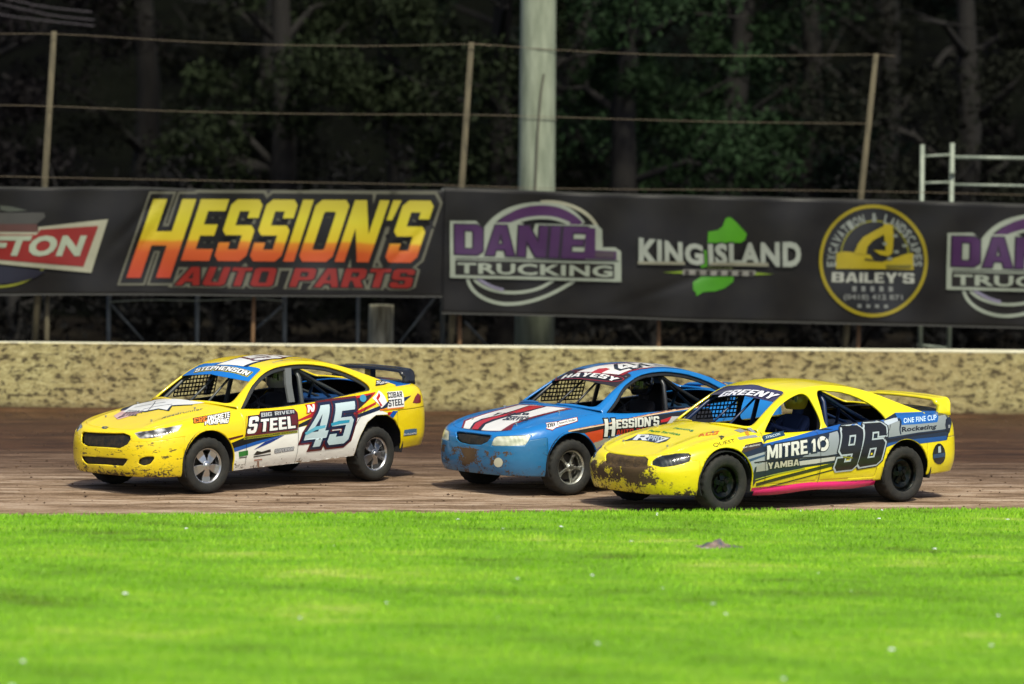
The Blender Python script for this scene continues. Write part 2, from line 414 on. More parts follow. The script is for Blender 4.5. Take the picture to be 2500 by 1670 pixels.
# ---------------------------------------------------------------- decals: flat artwork wrapped on a surface
def cut2d(bm, step):
    xs = [v.co.x for v in bm.verts]; ys = [v.co.y for v in bm.verts]
    if not xs: return
    for ax, (lo, hi) in ((0, (min(xs), max(xs))), (1, (min(ys), max(ys)))):
        n = int((hi-lo)/step)
        for k in range(1, n+1):
            co = [0,0,0]; co[ax] = lo+(hi-lo)*k/(n+1); no = [0,0,0]; no[ax] = 1
            bmesh.ops.bisect_plane(bm, geom=bm.verts[:]+bm.edges[:]+bm.faces[:], dist=1e-6, plane_co=co, plane_no=no)
def curve_mesh(cu):
    o = bpy.data.objects.new('tmp', cu); COL.objects.link(o)
    dg = bpy.context.evaluated_depsgraph_get(); dg.update()
    me = bpy.data.meshes.new_from_object(o.evaluated_get(dg)); V = [tuple(v.co[:2]) for v in me.vertices]; F = [tuple(p.vertices) for p in me.polygons]
    bpy.data.objects.remove(o); bpy.data.curves.remove(cu); bpy.data.meshes.remove(me)
    return V, F
_tx = {}
def text2d(s, off=0.0, fat=0.0):
    """text as a 2-D mesh in a unit box (box of the un-outlined letters)"""
    k = (s, off, fat)
    if k in _tx: return _tx[k]
    def mk(o):
        cu = bpy.data.curves.new('t', 'FONT'); cu.body = s; cu.offset = o; cu.resolution_u = 3; cu.space_character = 1.0+fat*2.2
        return curve_mesh(cu)
    V0, F0 = mk(fat); xs = [v[0] for v in V0]; ys = [v[1] for v in V0]
    x0, x1, y0, y1 = min(xs), max(xs), min(ys), max(ys)
    V, F = (V0, F0) if not off else mk(fat+off)
    _tx[k] = ([((x-x0)/(x1-x0), (y-y0)/(y1-y0)) for x, y in V], F); return _tx[k]
def poly2d(loops):
    cu = bpy.data.curves.new('p', 'CURVE'); cu.dimensions = '2D'; cu.fill_mode = 'BOTH'
    for L in loops:
        sp = cu.splines.new('POLY'); sp.points.add(len(L)-1); sp.use_cyclic_u = True
        for p, (x, y) in zip(sp.points, L): p.co = (x, y, 0, 1)
    return curve_mesh(cu)
# heavy block letters, drawn in a 0..w x 0..1 cell
def _bl(ch):
    s, t = .20, .19; c = .09
    def O(w=.62): return w, [[(c,0),(w-c,0),(w,c),(w,1-c),(w-c,1),(c,1),(0,1-c),(0,c)], [(s,t+.02),(s,1-t-.02),(s+.03,1-t),(w-s-.03,1-t),(w-s,1-t-.02),(w-s,t+.02),(w-s-.03,t),(s+.03,t)]]
    w = .60; m = .5
    G = {
     'E': (.52, [[(0,0),(.52,0),(.52,t),(s,t),(s,m-.09),(.46,m-.09),(.46,m+.09),(s,m+.09),(s,1-t),(.52,1-t),(.52,1),(0,1)]]),
     'F': (.52, [[(0,0),(s,0),(s,m-.09),(.46,m-.09),(.46,m+.09),(s,m+.09),(s,1-t),(.52,1-t),(.52,1),(0,1)]]),
     'L': (.50, [[(0,0),(.50,0),(.50,t),(s,t),(s,1),(0,1)]]), 'I': (.20, [[(0,0),(.2,0),(.2,1),(0,1)]]),
     'T': (.56, [[(.18,0),(.38,0),(.38,1-t),(.56,1-t),(.56,1),(0,1),(0,1-t),(.18,1-t)]]),
     'H': (.62, [[(0,0),(s,0),(s,m-.09),(.42,m-.09),(.42,0),(.62,0),(.62,1),(.42,1),(.42,m+.09),(s,m+.09),(s,1),(0,1)]]),
     'N': (.64, [[(0,0),(.18,0),(.18,.55),(.42,0),(.64,0),(.64,1),(.46,1),(.46,.45),(.22,1),(0,1)]]),
     'M': (.80, [[(0,0),(.18,0),(.18,.62),(.33,.1),(.47,.1),(.62,.62),(.62,0),(.80,0),(.80,1),(.58,1),(.40,.48),(.22,1),(0,1)]]),
     'A': (.66, [[(0,0),(.19,0),(.23,.2),(.43,.2),(.47,0),(.66,0),(.45,1),(.21,1)], [(.265,.37),(.33,.74),(.395,.37)]]),
     'R': (.62, [[(0,0),(s,0),(s,.36),(.28,.36),(.40,0),(.62,0),(.48,.40),(.60,.50),(.60,1-c),(.60-c,1),(0,1)], [(s,.54),(s,1-t),(.38,1-t),(.41,1-t-.03),(.41,.57),(.38,.54)]]),
     'P': (.60, [[(0,0),(s,0),(s,.36),(.60-c,.36),(.60,.36+c),(.60,1-c),(.60-c,1),(0,1)], [(s,.54),(s,1-t),(.38,1-t),(.41,1-t-.03),(.41,.57),(.38,.54)]]),
     'B': (.62, [[(0,0),(.62-c,0),(.62,c),(.62,.42),(.55,.5),(.61,.58),(.61,1-c),(.61-c,1),(0,1)], [(s,t),(s,.42),(.40,.42),(.42,.40),(.42,t+.02),(.40,t)], [(s,.59),(s,1-t),(.38,1-t),(.41,1-t-.03),(.41,.61),(.39,.59)]]),
     'D': (.62, [[(0,0),(.62-1.4*c,0),(.62,1.4*c),(.62,1-1.4*c),(.62-1.4*c,1),(0,1)], [(s,t),(s,1-t),(.38,1-t),(.42,1-t-.05),(.42,t+.05),(.38,t)]]),
     'C': (.58, [[(c,0),(.58-c,0),(.58,c),(.58,.36),(.38,.36),(.38,t),(s,t),(s,1-t),(.38,1-t),(.38,.64),(.58,.64),(.58,1-c),(.58-c,1),(c,1),(0,1-c),(0,c)]]),
     'G': (.60, [[(c,0),(.60-c,0),(.60,c),(.60,.54),(.32,.54),(.32,.38),(.40,.38),(.40,t),(s,t),(s,1-t),(.40,1-t),(.40,.68),(.60,.68),(.60,1-c),(.60-c,1),(c,1),(0,1-c),(0,c)]]),
     'S': (.58, [[(c,0),(.58-c,0),(.58,c),(.58,.50),(.50,.58),(s,.58),(s,1-t),(.38,1-t),(.38,.70),(.58,.70),(.58,1-c),(.58-c,1),(c,1),(0,1-c),(0,.50),(.08,.42),(.38,.42),(.38,t),(s,t),(s,.30),(0,.30),(0,c)]]),
     'U': (.60, [[(c,0),(.60-c,0),(.60,c),(.60,1),(.40,1),(.40,t),(s,t),(s,1),(0,1),(0,c)]]),
     'Y': (.62, [[(.21,0),(.41,0),(.41,.38),(.62,1),(.41,1),(.31,.62),(.21,1),(0,1),(.21,.38)]]),
     'K': (.64, [[(0,0),(s,0),(s,.30),(.26,.42),(.42,0),(.64,0),(.40,.58),(.62,1),(.40,1),(s,.62),(s,1),(0,1)]]),
     'X': (.62, [[(0,0),(.2,0),(.31,.3),(.42,0),(.62,0),(.42,.5),(.62,1),(.42,1),(.31,.7),(.2,1),(0,1),(.2,.5)]]),
     'V': (.62, [[(.2,0),(.42,0),(.62,1),(.42,1),(.31,.35),(.2,1),(0,1)]]),
     'Q': (.62, O()[1]+[]), 'O': O(), '0': O(),
     "'": (.14, [[(0,.68),(.10,.68),(.16,1),(0,1)]]), '-': (.3, [[(0,.4),(.3,.4),(.3,.58),(0,.58)]]),
     '1': (.32, [[(.12,0),(.32,0),(.32,1),(.17,1),(0,.84),(0,.68),(.12,.74)]]),
     '4': (.64, [[(.34,0),(.54,0),(.54,.20),(.64,.20),(.64,.38),(.54,.38),(.54,1),(.28,1),(0,.38),(0,.20),(.34,.20)], [(.16,.38),(.34,.80),(.34,.38)]]),
     '5': (.60, [[(c,0),(.60-c,0),(.60,c),(.60,.56),(.60-c,.65),(s,.65),(s,1-t),(.58,1-t),(.58,1),(0,1),(0,.46),(.40,.46),(.40,t),(s,t),(s,.27),(0,.27),(0,c)]]),
     '6': (.62, [[(c,0),(.62-c,0),(.62,c),(.62,.52),(.62-c,.61),(s,.61),(s,.83),(.42,.83),(.42,.72),(.62,.72),(.62,1-c),(.62-c,1),(c,1),(0,1-c),(0,c)], [(s,.17),(s,.44),(.42,.44),(.42,.17)]]),
     '9': (.62, [[(c,1),(.62-c,1),(.62,1-c),(.62,c),(.62-c,0),(c,0),(0,c),(0,.28),(s,.28),(s,.17),(.42,.17),(.42,.39),(c,.39),(0,.48),(0,1-c)], [(s,.83),(.42,.83),(.42,.56),(s,.56)]]),
     '8': (.62, [[(c,0),(.62-c,0),(.62,c),(.62,1-c),(.62-c,1),(c,1),(0,1-c),(0,c)], [(s,.17),(s,.42),(.42,.42),(.42,.17)], [(s,.58),(s,.83),(.42,.83),(.42,.58)]]),
     '2': (.60, [[(0,0),(.6,0),(.6,t),(.24,t),(.60,.50),(.60,1-c),(.6-c,1),(c,1),(0,1-c),(0,.70),(s,.70),(s,1-t),(.40,1-t),(.40,.58),(0,.17)]]),
     '7': (.56, [[(.1,0),(.31,0),(.56,.8),(.56,1),(0,1),(0,.81),(.34,.81)]]),
    }
    return G.get(ch, (.3, []))
_bt = {}
def block2d(s, off=0.0, gap=.07):
    k = (s, off, gap)
    if k in _bt: return _bt[k]
    V = []; F = []; x = 0; first = True
    for ch in s:
        w, loops = _bl(ch)
        if loops:
            cu = bpy.data.curves.new('p', 'CURVE'); cu.dimensions = '2D'; cu.fill_mode = 'BOTH'; cu.offset = off
            for L in loops:
                sp = cu.splines.new('POLY'); sp.points.add(len(L)-1); sp.use_cyclic_u = True
                for p, (a, b) in zip(sp.points, L): p.co = (a+x, b, 0, 1)
            v, f = curve_mesh(cu); b0 = len(V); V += v; F += [tuple(i+b0 for i in q) for q in f]
        x += w+gap
    x -= gap
    _bt[k] = ([(a/x, b) for a, b in V], F); return _bt[k]
def quadmap(V, q):
    """unit box -> quad (BL, BR, TR, TL)"""
    a, b, c, d = (np.array(p, float) for p in q); V = np.asarray(V, float); u = V[:, 0:1]; v = V[:, 1:2]
    return a*(1-u)*(1-v)+b*u*(1-v)+c*u*v+d*(1-u)*v
def stroke2d(pts, w):
    """a line of width w through pts as quads"""
    P = np.array(pts, float); T = np.gradient(P, axis=0); T /= np.linalg.norm(T, axis=1, keepdims=True)+1e-9
    N = np.stack([-T[:,1], T[:,0]], 1); V = np.concatenate([P+N*w/2, P-N*w/2]); n = len(P)
    return V, [(i, i+1, n+i+1, n+i) for i in range(n-1)]
def art(kind, spec):
    """2-D artwork -> V (n,2), F.  P polygon; T text; B block text; C curve stroke"""
    if kind == 'P': return poly2d([spec[0]])
    if kind == 'Q': return poly2d([smooth_poly(spec[0], 5)])
    if kind == 'T':
        v, f = text2d(spec[0], spec[2], spec[3] if len(spec) > 3 else .015); return quadmap(v, spec[1]), f
    if kind == 'B': v, f = block2d(spec[0], spec[2]); return quadmap(v, spec[1]), f
    if kind == 'C':
        P = bs_axis(np.array(spec[0], float), np.linspace(0, len(spec[0])-1, 8*len(spec[0]))) if len(spec[0]) > 2 else np.array(spec[0], float)
        return stroke2d(P, spec[1])
def cut_art(V, F, step):
    bm = bmesh.new(); vs_ = [bm.verts.new((float(x), float(y), 0)) for x, y in V]
    for f in F:
        try: bm.faces.new([vs_[i] for i in f])
        except ValueError: pass
    cut2d(bm, step); bm.verts.index_update()
    V = np.array([v.co[:2] for v in bm.verts]); F = [tuple(v.index for v in f.verts) for f in bm.faces]; bm.free(); return V, F

def wrap(bvh, V, F, plane, off):
    """project artwork on the body"""
    out = np.zeros((len(V), 3)); ok = np.zeros(len(V), bool)
    for i, (a, b) in enumerate(V):
        if plane == 'S': o, d = Vector((a, -3, b)), Vector((0, 1, 0))
        elif plane == 'T': o, d = Vector((a, b, 3)), Vector((0, 0, -1))
        else: o, d = Vector((-3, a, b)), Vector((1, 0, 0))
        h, n, _, dist = bvh.ray_cast(o, d)
        if h is None and plane == 'S':
            h, n, _, dist = bvh.find_nearest(Vector((a, -.9, b)), .16)
            if h is None: continue
            n = Vector((0, -1, 0))
        if h is None: continue
        if n.dot(d) > 0: n = -n
        if plane == 'S' and h.y > -.3: continue
        out[i] = h+n*off; ok[i] = True
    F = [f for f in F if all(ok[i] for i in f)]
    return Surf(out, F, np.zeros((len(out), 1)))

def clusters(groups, pts, gap):
    """split each group of artwork into pieces that do not touch"""
    out = []
    for g, L in groups.items():
        bx = []
        for e in L:
            P = pts(e)
            if P is None or len(P) == 0: continue
            P = np.asarray(P, float); bx.append([P.min(0)-gap, P.max(0)+gap, [e]])
        ch = True
        while ch:
            ch = False
            for i in range(len(bx)):
                for j in range(i+1, len(bx)):
                    if np.all(bx[i][0] <= bx[j][1]) and np.all(bx[j][0] <= bx[i][1]):
                        bx[i] = [np.minimum(bx[i][0], bx[j][0]), np.maximum(bx[i][1], bx[j][1]), bx[i][2]+bx[j][2]]; bx.pop(j); ch = True; break
                if ch: break
        out += [(g, b[2]) for b in bx]
    return out

# ---------------------------------------------------------------- one race car
def arch_poly(cx, cz, r, ext=None):
    P = [(cx+r*math.cos(t), cz+r*math.sin(t)) for t in np.linspace(0, math.pi, 26)]
    return P+[(cx-r*1.02, -.5), (cx+r*1.02, -.5)]
def person(name, loc, suit, skin, helmet_rgb, label, visor=(.01,.01,.012)):
    """seated driver: one continuous skinned body (facing -x) plus helmet"""
    P = {}; E = []; R = {}
    def v(k, co, r, par=None):
        P[k] = (len(P), co); R[k] = r
        if par: E.append((P[par][0], P[k][0]))
    v('pelvis', (0,0,.12), .15); v('belly', (-.01,0,.28), .145, 'pelvis'); v('chest', (.03,0,.47), .165, 'belly'); v('neck0', (.06,0,.60), .085, 'chest'); v('neck', (.06,0,.67), .058, 'neck0'); v('head', (.04,0,.78), .095, 'neck')
    for s, n in ((-1, 'l'), (1, 'r')):
        v('sh'+n, (.04, s*.19, .55), .062, 'chest'); v('el'+n, (-.16, s*.27, .40), .045, 'sh'+n); v('wr'+n, (-.38, s*.17, .47), .03, 'el'+n)
        v('pa'+n, (-.44, s*.155, .49), .033, 'wr'+n); v('kn'+n, (-.475, s*.15, .495), .02, 'pa'+n)
        for i in range(4):
            y0 = s*(.165-.016*i); L = (.028, .034, .032, .024)[i]
            v(f'f{i}{n}', (-.492, y0, .512-.02*i), .0095, 'kn'+n); v(f'g{i}{n}', (-.492-L*.6, y0-s*.006, .505-.02*i), .009, f'f{i}{n}'); v(f'h{i}{n}', (-.50, y0-s*.03, .495-.02*i), .0085, f'g{i}{n}')
        v('t1'+n, (-.45, s*.12, .515), .012, 'pa'+n); v('t2'+n, (-.475, s*.10, .53), .010, 't1'+n)
        v('hip'+n, (-.06, s*.10, .10), .10, 'pelvis'); v('kne'+n, (-.45, s*.13, .24), .07, 'hip'+n); v('ank'+n, (-.78, s*.12, .05), .045, 'kne'+n); v('toe'+n, (-.90, s*.12, .09), .035, 'ank'+n)
    me = bpy.data.meshes.new('person'); me.from_pydata([p[1] for p in P.values()], E, [])
    o = bpy.data.objects.new('person', me); COL.objects.link(o); o.location = loc
    sk = o.modifiers.new('skin', 'SKIN'); sk.use_smooth_shade = True
    for k, (i, _) in P.items(): me.skin_vertices[0].data[i].radius = (R[k], R[k])
    me.skin_vertices[0].data[0].use_root = True
    o.modifiers.new('sub', 'SUBSURF').levels = 1; o.modifiers['sub'].render_levels = 1
    me.materials.append(suit); tag(o, label, 'person')
    hel = MB(); n = 24; V = []; F = []
    prof = [(0,.155),(.06,.148),(.105,.118),(.132,.07),(.14,.01),(.134,-.05),(.118,-.10),(.10,-.125)]
    for k in range(n):
        t = 2*math.pi*k/n
        for r, z in prof: V.append((r*math.cos(t)*1.12-.005-(.02 if z < -.04 and math.cos(t) < -.3 else 0), r*math.sin(t)*.95, z))
    L = len(prof)
    for k in range(n):
        for j in range(L-1): F.append((k*L+j, k*L+j+1, ((k+1) % n)*L+j+1, ((k+1) % n)*L+j))
    h = mkobj('helmet', V, F, flat('helmet_shell', helmet_rgb, .2, 0, .5), o, smooth=True); h.location = (.03, 0, .80)
    V = []; F = []
    for k in range(13):
        t = math.pi+(k-6)*.16
        for z in (-.045, .0, .045): V.append((.158*math.cos(t)-.005, .137*math.sin(t), z+.005))
    for k in range(12):
        for j in range(2): F.append((k*3+j, k*3+j+1, (k+1)*3+j+1, (k+1)*3+j))
    g = mkobj('visor', V, F, flat('helmet_visor', visor, .08, 0, .5), h, smooth=True)
    return o

def build_car(c):
    pitch, dz = c['pitch'], c['dz']; cp, sp = math.cos(pitch), math.sin(pitch)
    def xf(v):   # body attitude on its springs
        x, y, z = v; k = min(1, max(0, (z-.30)/.40)); z = z-c.get('squash', 0)*k*k*(3-2*k); x = x+c.get('stretch', 0)*max(0, x-1.6)
        zz = z-.34
        return (x*cp-zz*sp, y, .34+x*sp+zz*cp+dz)
    root = empty('race_car', (c['pose'][0], c['pose'][1], c.get('z0', 0)), c['pose'][2])
    tag(root, c['label'], 'race car', 'race cars on the dirt track')
    S = body_surfaces(c)
    for k in ('ribbon', 'hood', 'deck', 'green'):
        s = S[k]; s.V = np.array([xf(v) for v in s.V])
        n = s.normals(); cen = np.array([1.5, 0, .6 if k == 'ribbon' else -1.0])
        w = s.V-cen
        if k == 'ribbon': w[:,2] = 0; w[:,0] *= .3
        if np.sum(n*w) < 0: s.F = [tuple(f)[::-1] for f in s.F]
    pm, inner = c['paint'], M_DARK
    base = S['ribbon'].join(S['hood']).join(S['deck']).join(S['green']); bvh = base.bvh(); hbvh = S['hood'].bvh()
    rib = S['ribbon']; body = None
    wx = (0.0, 2.83); az = .375
    arches = [arch_poly(0, az, .385), arch_poly(2.83, az, .385)]
    near_extra = c.get('near_rear_arch')
    def arch_field(V):
        f = np.minimum(poly_sdf(V[:, (0, 2)], arches[0]), poly_sdf(V[:, (0, 2)], arches[1]))
        if near_extra: f = np.where(V[:,1] < 0, np.minimum(f, poly_sdf(V[:, (0, 2)], near_extra)), f)
        return f
    _, rib = rib.clip(arch_field(rib.V))
    parts = []
    TH = (.012, 1)
    # front features given in ribbon coordinates (perimeter u, row j)
    for nm, poly, mat, depth, both in c.get('front', []):
        for s in ((1, -1) if both else (0,)):
            A = rib.A.copy()
            if s: A[:,0] *= s
            m = np.abs(rib.A[:,0]) < 6.5
            f = np.where(m, poly_sdf(A, poly), 9.0)
            i, rib = rib.clip(f)
            if not i.F: continue
            N = i.normals(); i.V = i.V-N*depth; parts.append((nm, i, mat))
    bump, rib = rib.clip(np.maximum(rib.V[:,0]+.375, rib.A[:,1]-c.get('bumper_row', 4.25)))
    rear, rib = rib.clip(np.maximum(3.19-rib.V[:,0], rib.A[:,1]-3.7))
    doors = []
    for nm, poly in c['doors']:
        poly = [xf((x, 0, z))[::2] for x, z in poly]
        for s in (-1, 1):
            f = np.where(rib.V[:,1]*s > .3, poly_sdf(rib.V[:, (0, 2)], poly), 9.0)
            d, rib = rib.clip(f); doors.append((nm, d))
    if c.get('rear_cut'): _, rear = rear.clip(c['rear_cut'](rear.V))
    mb = [pm, inner]
    def surf_obj(nm, s, mats=mb, th=.012, parent=root):
        return mkobj(nm, s.V, s.F, mats, parent, smooth=True, solid=(th, 1))
    # greenhouse openings
    g = S['green']
    side = lambda T: T[:,1] < 5.0
    frames = []
    for poly in c['windows']:
        for s in (-1, 1):
            pp = [xf((x, 0, z))[::2] for x, z in smooth_poly(poly, 5)]
            f = np.where(side(g.A) & (g.V[:,1]*s > 0), poly_sdf(g.V[:, (0, 2)], pp), 9.0)
            i, g = g.clip(f)
            if c.get('inner_frame'):
                f2 = poly_sdf(i.V[:, (0, 2)], pp)+c['inner_frame']
                _, ring = i.clip(f2); N = ring.normals(); ring.V = ring.V-N*.022; frames.append(ring)
    ws = smooth_poly([(.16,10.6),(.16,7.5),(.26,6.0),(1.3,5.85),(2.9,5.9),(3.32,6.3),(3.40,7.6),(3.42,10.6)], 4)
    f = poly_sdf(g.A, ws); i, g = g.clip(f)
    strip, _ = i.clip(c.get('strip_u', 2.05)+.22*np.clip((i.A[:,1]-5.9)/4.1, 0, 1)**1.5-i.A[:,0])
    rw = smooth_poly([(7.1,10.6),(7.15,7.3),(7.4,6.5),(9.2,6.5),(9.5,7.5),(9.55,10.6)], 4)
    _, g = g.clip(poly_sdf(g.A, rw))
    body = surf_obj('body', rib.join(g), mb, .022)
    surf_obj('bonnet', S['hood'], [c.get('bonnet_paint', pm), inner]); surf_obj('boot_lid', S['deck'], [c.get('boot_paint', pm), inner])
    o = surf_obj('front_bumper', bump, [c.get('bumper_paint', pm), inner]); surf_obj('rear_bumper', rear)
    for nm, d in doors: surf_obj(nm, d)
    surf_obj('windscreen_banner', strip, [c['strip'], inner], .004)
    for fr in frames: surf_obj('window_frame', fr, [c['frame_mat'], c['frame_mat']], .015)
    for nm, p, mat in parts: mkobj(nm, p.V, p.F, mat, root, smooth=True, solid=(.006,))
    # wheel arch liners and chassis
    for x in wx:
        for s in (-1, 1):
            r = .40; pr = [(r, -.90*1), (r, -.52)]
            V = []; F = []; nn = 20
            for k in range(nn+1):
                t = math.pi*(-.12+1.24*k/nn)
                for yy in (.895, .50): V.append(xf((x+r*math.cos(t), s*yy, az+r*math.sin(t)*1.0)))
            for k in range(nn): F.append((2*k, 2*k+1, 2*k+3, 2*k+2))
            b = len(V); V.append(xf((x, s*.50, az)))
            for k in range(nn): F.append((2*k+1, b, 2*k+3))
            V = [(v[0], v[1]*(.985 if abs(v[1]) > .8 else 1), v[2]) for v in V]
            mkobj('wheel_arch_liner', V, F, M_DARK, root, solid=(.01,))
    ch = MB()
    ch.box((-.72, -.50, .24), (3.55, .50, .34)); ch.box((.42, -.84, .27), (2.40, .84, .34)); ch.box((-.62, -.50, .34), (.38, .50, .74)); ch.box((3.25, -.6, .34), (3.6, .6, .9))
    ch.box((.42, -.84, .34), (2.38, -.78, .80)); ch.box((.42, .78, .34), (2.38, .84, .80)); ch.box((2.4, -.5, .34), (3.25, .5, .80))
    ch.tube([(-.74,-.55,.30),(-.74,.55,.30)], .03); ch.tube([(0,-.7,.32),(0,.7,.32)], .03); ch.tube([(2.83,-.7,.32),(2.83,.7,.32)], .04)
    ch.build('chassis', M_DARK, root, xf=xf)
    # dash / firewall sheet, parcel shelf
    ds = MB().box((.42,-.70,.86),(.80,.70,.92)); ds.box((.74,-.66,.62),(.80,.66,.92)); ds.build('dashboard', c['inside'], root, xf=xf)
    ps = MB().box((2.35,-.62,.86),(3.05,.62,.90)); ps.box((2.33,-.66,.36),(2.36,.66,.90)); ps.build('rear_bulkhead', c['inside'], root, xf=xf)
    # roll cage
    cg = c['cage']; t = .024
    def bar(nm, pts, r=t, m=None): MB().tube(pts, r, 8).build(nm, m or cg, root, smooth=True, xf=xf)
    hx = 1.75
    bar('roll_hoop', [(hx,-.68,.36),(hx,-.68,.85),(hx+.03,-.58,1.24),(hx+.03,-.48,1.37),(hx+.03,0,1.40),(hx+.03,.48,1.37),(hx+.03,.58,1.24),(hx,.68,.85),(hx,.68,.36)], .028)
    for s in (-1, 1):
        bar('roll_cage_bar', [(.55,s*.66,.50),(.62,s*.66,.93),(.97,s*.60,1.19),(1.22,s*.53,1.34),(1.45,s*.50,1.38),(hx,s*.49,1.375)])
        bar('roll_cage_bar', [(hx+.02,s*.50,1.36),(2.1,s*.50,1.18),(2.95,s*.50,.78)])
        bar('roll_cage_bar', [(.48,s*.70,.62),(hx,s*.72,.60)]); bar('roll_cage_bar', [(.48,s*.70,.80),(hx,s*.72,.80)])
        bar('windscreen_bar', [(.55,s*.16,.90),(1.22,s*.12,1.37)], .014)
        bar('roll_cage_bar', [(hx+.02,s*.48,1.35),(hx+1.0,s*.1,.9)], .018)
    bar('roll_cage_bar', [(1.22,-.53,1.34),(1.22,.53,1.34)]); bar('roll_cage_bar', [(.5,-.66,.86),(.5,.66,.86)])
    bar('roll_cage_bar', [(2.1,-.5,1.18),(2.9,.45,.82)], .02)
    if c.get('bpillar'):
        for s in (-1, 1):
            b = MB(); V = []
            for (x, yy, z) in ((1.38,.755,.97),(1.40,.685,1.18),(1.47,.60,1.37)):
                for dx in (0, .10):
                    for dy in (0, -.03): V.append((x+dx, s*(yy+dy), z))
            b.add([(x_+.07, y_, z_) for x_, y_, z_ in V], [(0,2,6,4),(4,6,10,8),(1,5,7,3),(5,9,11,7),(0,4,5,1),(4,8,9,5),(2,3,7,6),(6,7,11,10)])
            b.build('door_pillar', M_GREY, root, xf=xf)
    # window net at the driver's side
    nt = MB(); x0, x1, z0, z1 = .90, 1.58, .99, 1.34
    P = lambda x, z: (x+.0, .70-.30*(z-.98), z)
    for k in range(13):
        x = x0+(x1-x0)*k/12; lo = z0; hi = min(z1, 1.0+(x-.72)*.62)
        w = .009; nt.add([P(x-w,lo),P(x+w,lo),P(x+w,hi),P(x-w,hi)], [(0,1,2,3)])
    for k in range(8):
        z = z0+(z1-z0)*k/7; xa = max(x0, .72+(z-1.0)/.62); a, b, cc, d = P(xa,z-.009), P(x1,z-.009), P(x1,z+.009), P(xa,z+.009)
        e = lambda p: (p[0], p[1]-.003, p[2]); nt.add([e(a),e(b),e(cc),e(d)], [(0,1,2,3)])
    nt.build('window_net', flat('net_webbing', (.02,.02,.022), .8), root, xf=xf, solid=(.003,))
    # seat
    sx, sy = 1.63+c['seat_dx'], 0.0; st = MB()
    prof = [(-.46,.36,.0),(-.30,.345,.0),(.02,.36,.02),(.10,.50,.05),(.17,.72,.07),(.22,.92,.05),(.27,1.08,.06),(.29,1.20,.05)]
    V = []; F = []
    for (x, z, wing) in prof:
        wd = .25 if z < .95 else .17
        for yy, dx in ((-1,-.13),(-.92,-.05),(-.6,0),(0,.02),(.6,0),(.92,-.05),(1,-.13)):
            V.append((sx+x+(dx if z > .45 else 0), sy+yy*wd, z+(0 if z > .45 else -dx*.8)))
    for i in range(len(prof)-1):
        for j in range(6): F.append((i*7+j, i*7+j+1, (i+1)*7+j+1, (i+1)*7+j))
    mkobj('seat', [xf(v) for v in V], F, c['seat'], root, smooth=True, solid=(.04,))
    sw = MB(); cx, cz = 1.13+c['seat_dx'], .86
    sw.tube([(cx+.05*math.sin(a)*.9, sy+.165*math.cos(a), cz+.16*math.sin(a)) for a in np.linspace(0, 2*math.pi, 25)], .014, 8); sw.tube([(.80,sy,cz-.06),(cx,sy,cz)], .02, 8)
    sw.tube([(cx,sy-.16,cz),(cx,sy+.16,cz)], .01, 6); sw.build('steering_wheel', M_CAGE, root, smooth=True, xf=xf)
    # rear wing
    wg = c['wing']; w = MB(); hw, zt, x0, ch_ = wg['half'], wg['z'], wg['x'], wg['chord']
    zb = wg['foot']; r = .07
    path = [(-hw-.01, zb), (-hw, zb+.05), (-hw, zt-r)]+[(-hw+r-r*math.cos(a), zt-r+r*math.sin(a)) for a in np.linspace(.3, math.pi/2, 5)]
    path += [(-hw*.5, zt+.012), (0, zt+.016), (hw*.5, zt+.012)]; path += [(-p[0], p[1]) for p in path[:8][::-1]]
    sec = [(0,0),(.25,.5),(.6,.5),(.93,.35),(1.0,.6),(1.03,.2),(.95,-.3),(.6,-.5),(.2,-.5)]
    V = []; F = []; n = len(sec)
    for i, (py, pz) in enumerate(path):
        a = np.array(path[max(i-1,0)]); b = np.array(path[min(i+1, len(path)-1)]); d = (b-a)/np.linalg.norm(b-a); nn = np.array([-d[1], d[0]])
        foot = abs(py) > hw-.02 and pz < zt-.05
        for (sx_, sz_) in sec:
            cx_ = ch_*(1.0 if not foot else .78); q = np.array([py, pz])+nn*sz_*(.038 if not foot else .065)
            V.append((x0+(ch_-cx_)*.7+sx_*cx_+wg.get('rake', .0)*(zt-pz), q[0], q[1]))
    for i in range(len(path)-1):
        for j in range(n): F.append((i*n+j, i*n+(j+1) % n, (i+1)*n+(j+1) % n, (i+1)*n+j))
    F.append(tuple(range(n))[::-1]); F.append(tuple((len(path)-1)*n+k for k in range(n)))
    wo_ = mkobj('rear_wing', [xf(v) for v in V], F, wg['mat'], root, smooth=True)
    if wg.get('mid'):
        MB().box((x0+.05,-.05,zb),(x0+.14,.05,zt)).build('wing_stand', wg['mat'], wo_, xf=xf)
    # wheels on the ground
    for (x, dxs) in ((0, c['steer']), (2.83, 0)):
        for s in (-1, 1): wheel(root, x, s*.775, .338, c['wheel'], s, dxs, c.get('spin', .2)+x*.4+s)
    for s in (-1, 1):
        if c.get('skirt'):
            V = []; F = []
            for k in range(25):
                x = .44+1.90*k/24; yb = -(.878-.02*abs(x-1.4)/.95)*(-s)
                zt = .285+.006*math.sin(x*7); zl = .185+.012*math.sin(x*5+1)+.03*max(0, x-1.9)
                V += [(x, yb, zt), (x, yb*1.012, (zt+zl)/2), (x, yb*.985, zl)]
            for k in range(24):
                for j in range(2): F.append((3*k+j, 3*k+3+j, 3*k+4+j, 3*k+1+j))
            mkobj('side_skirt', [xf(v) for v in V], F, c['skirt'], root, smooth=True, solid=(.006,))
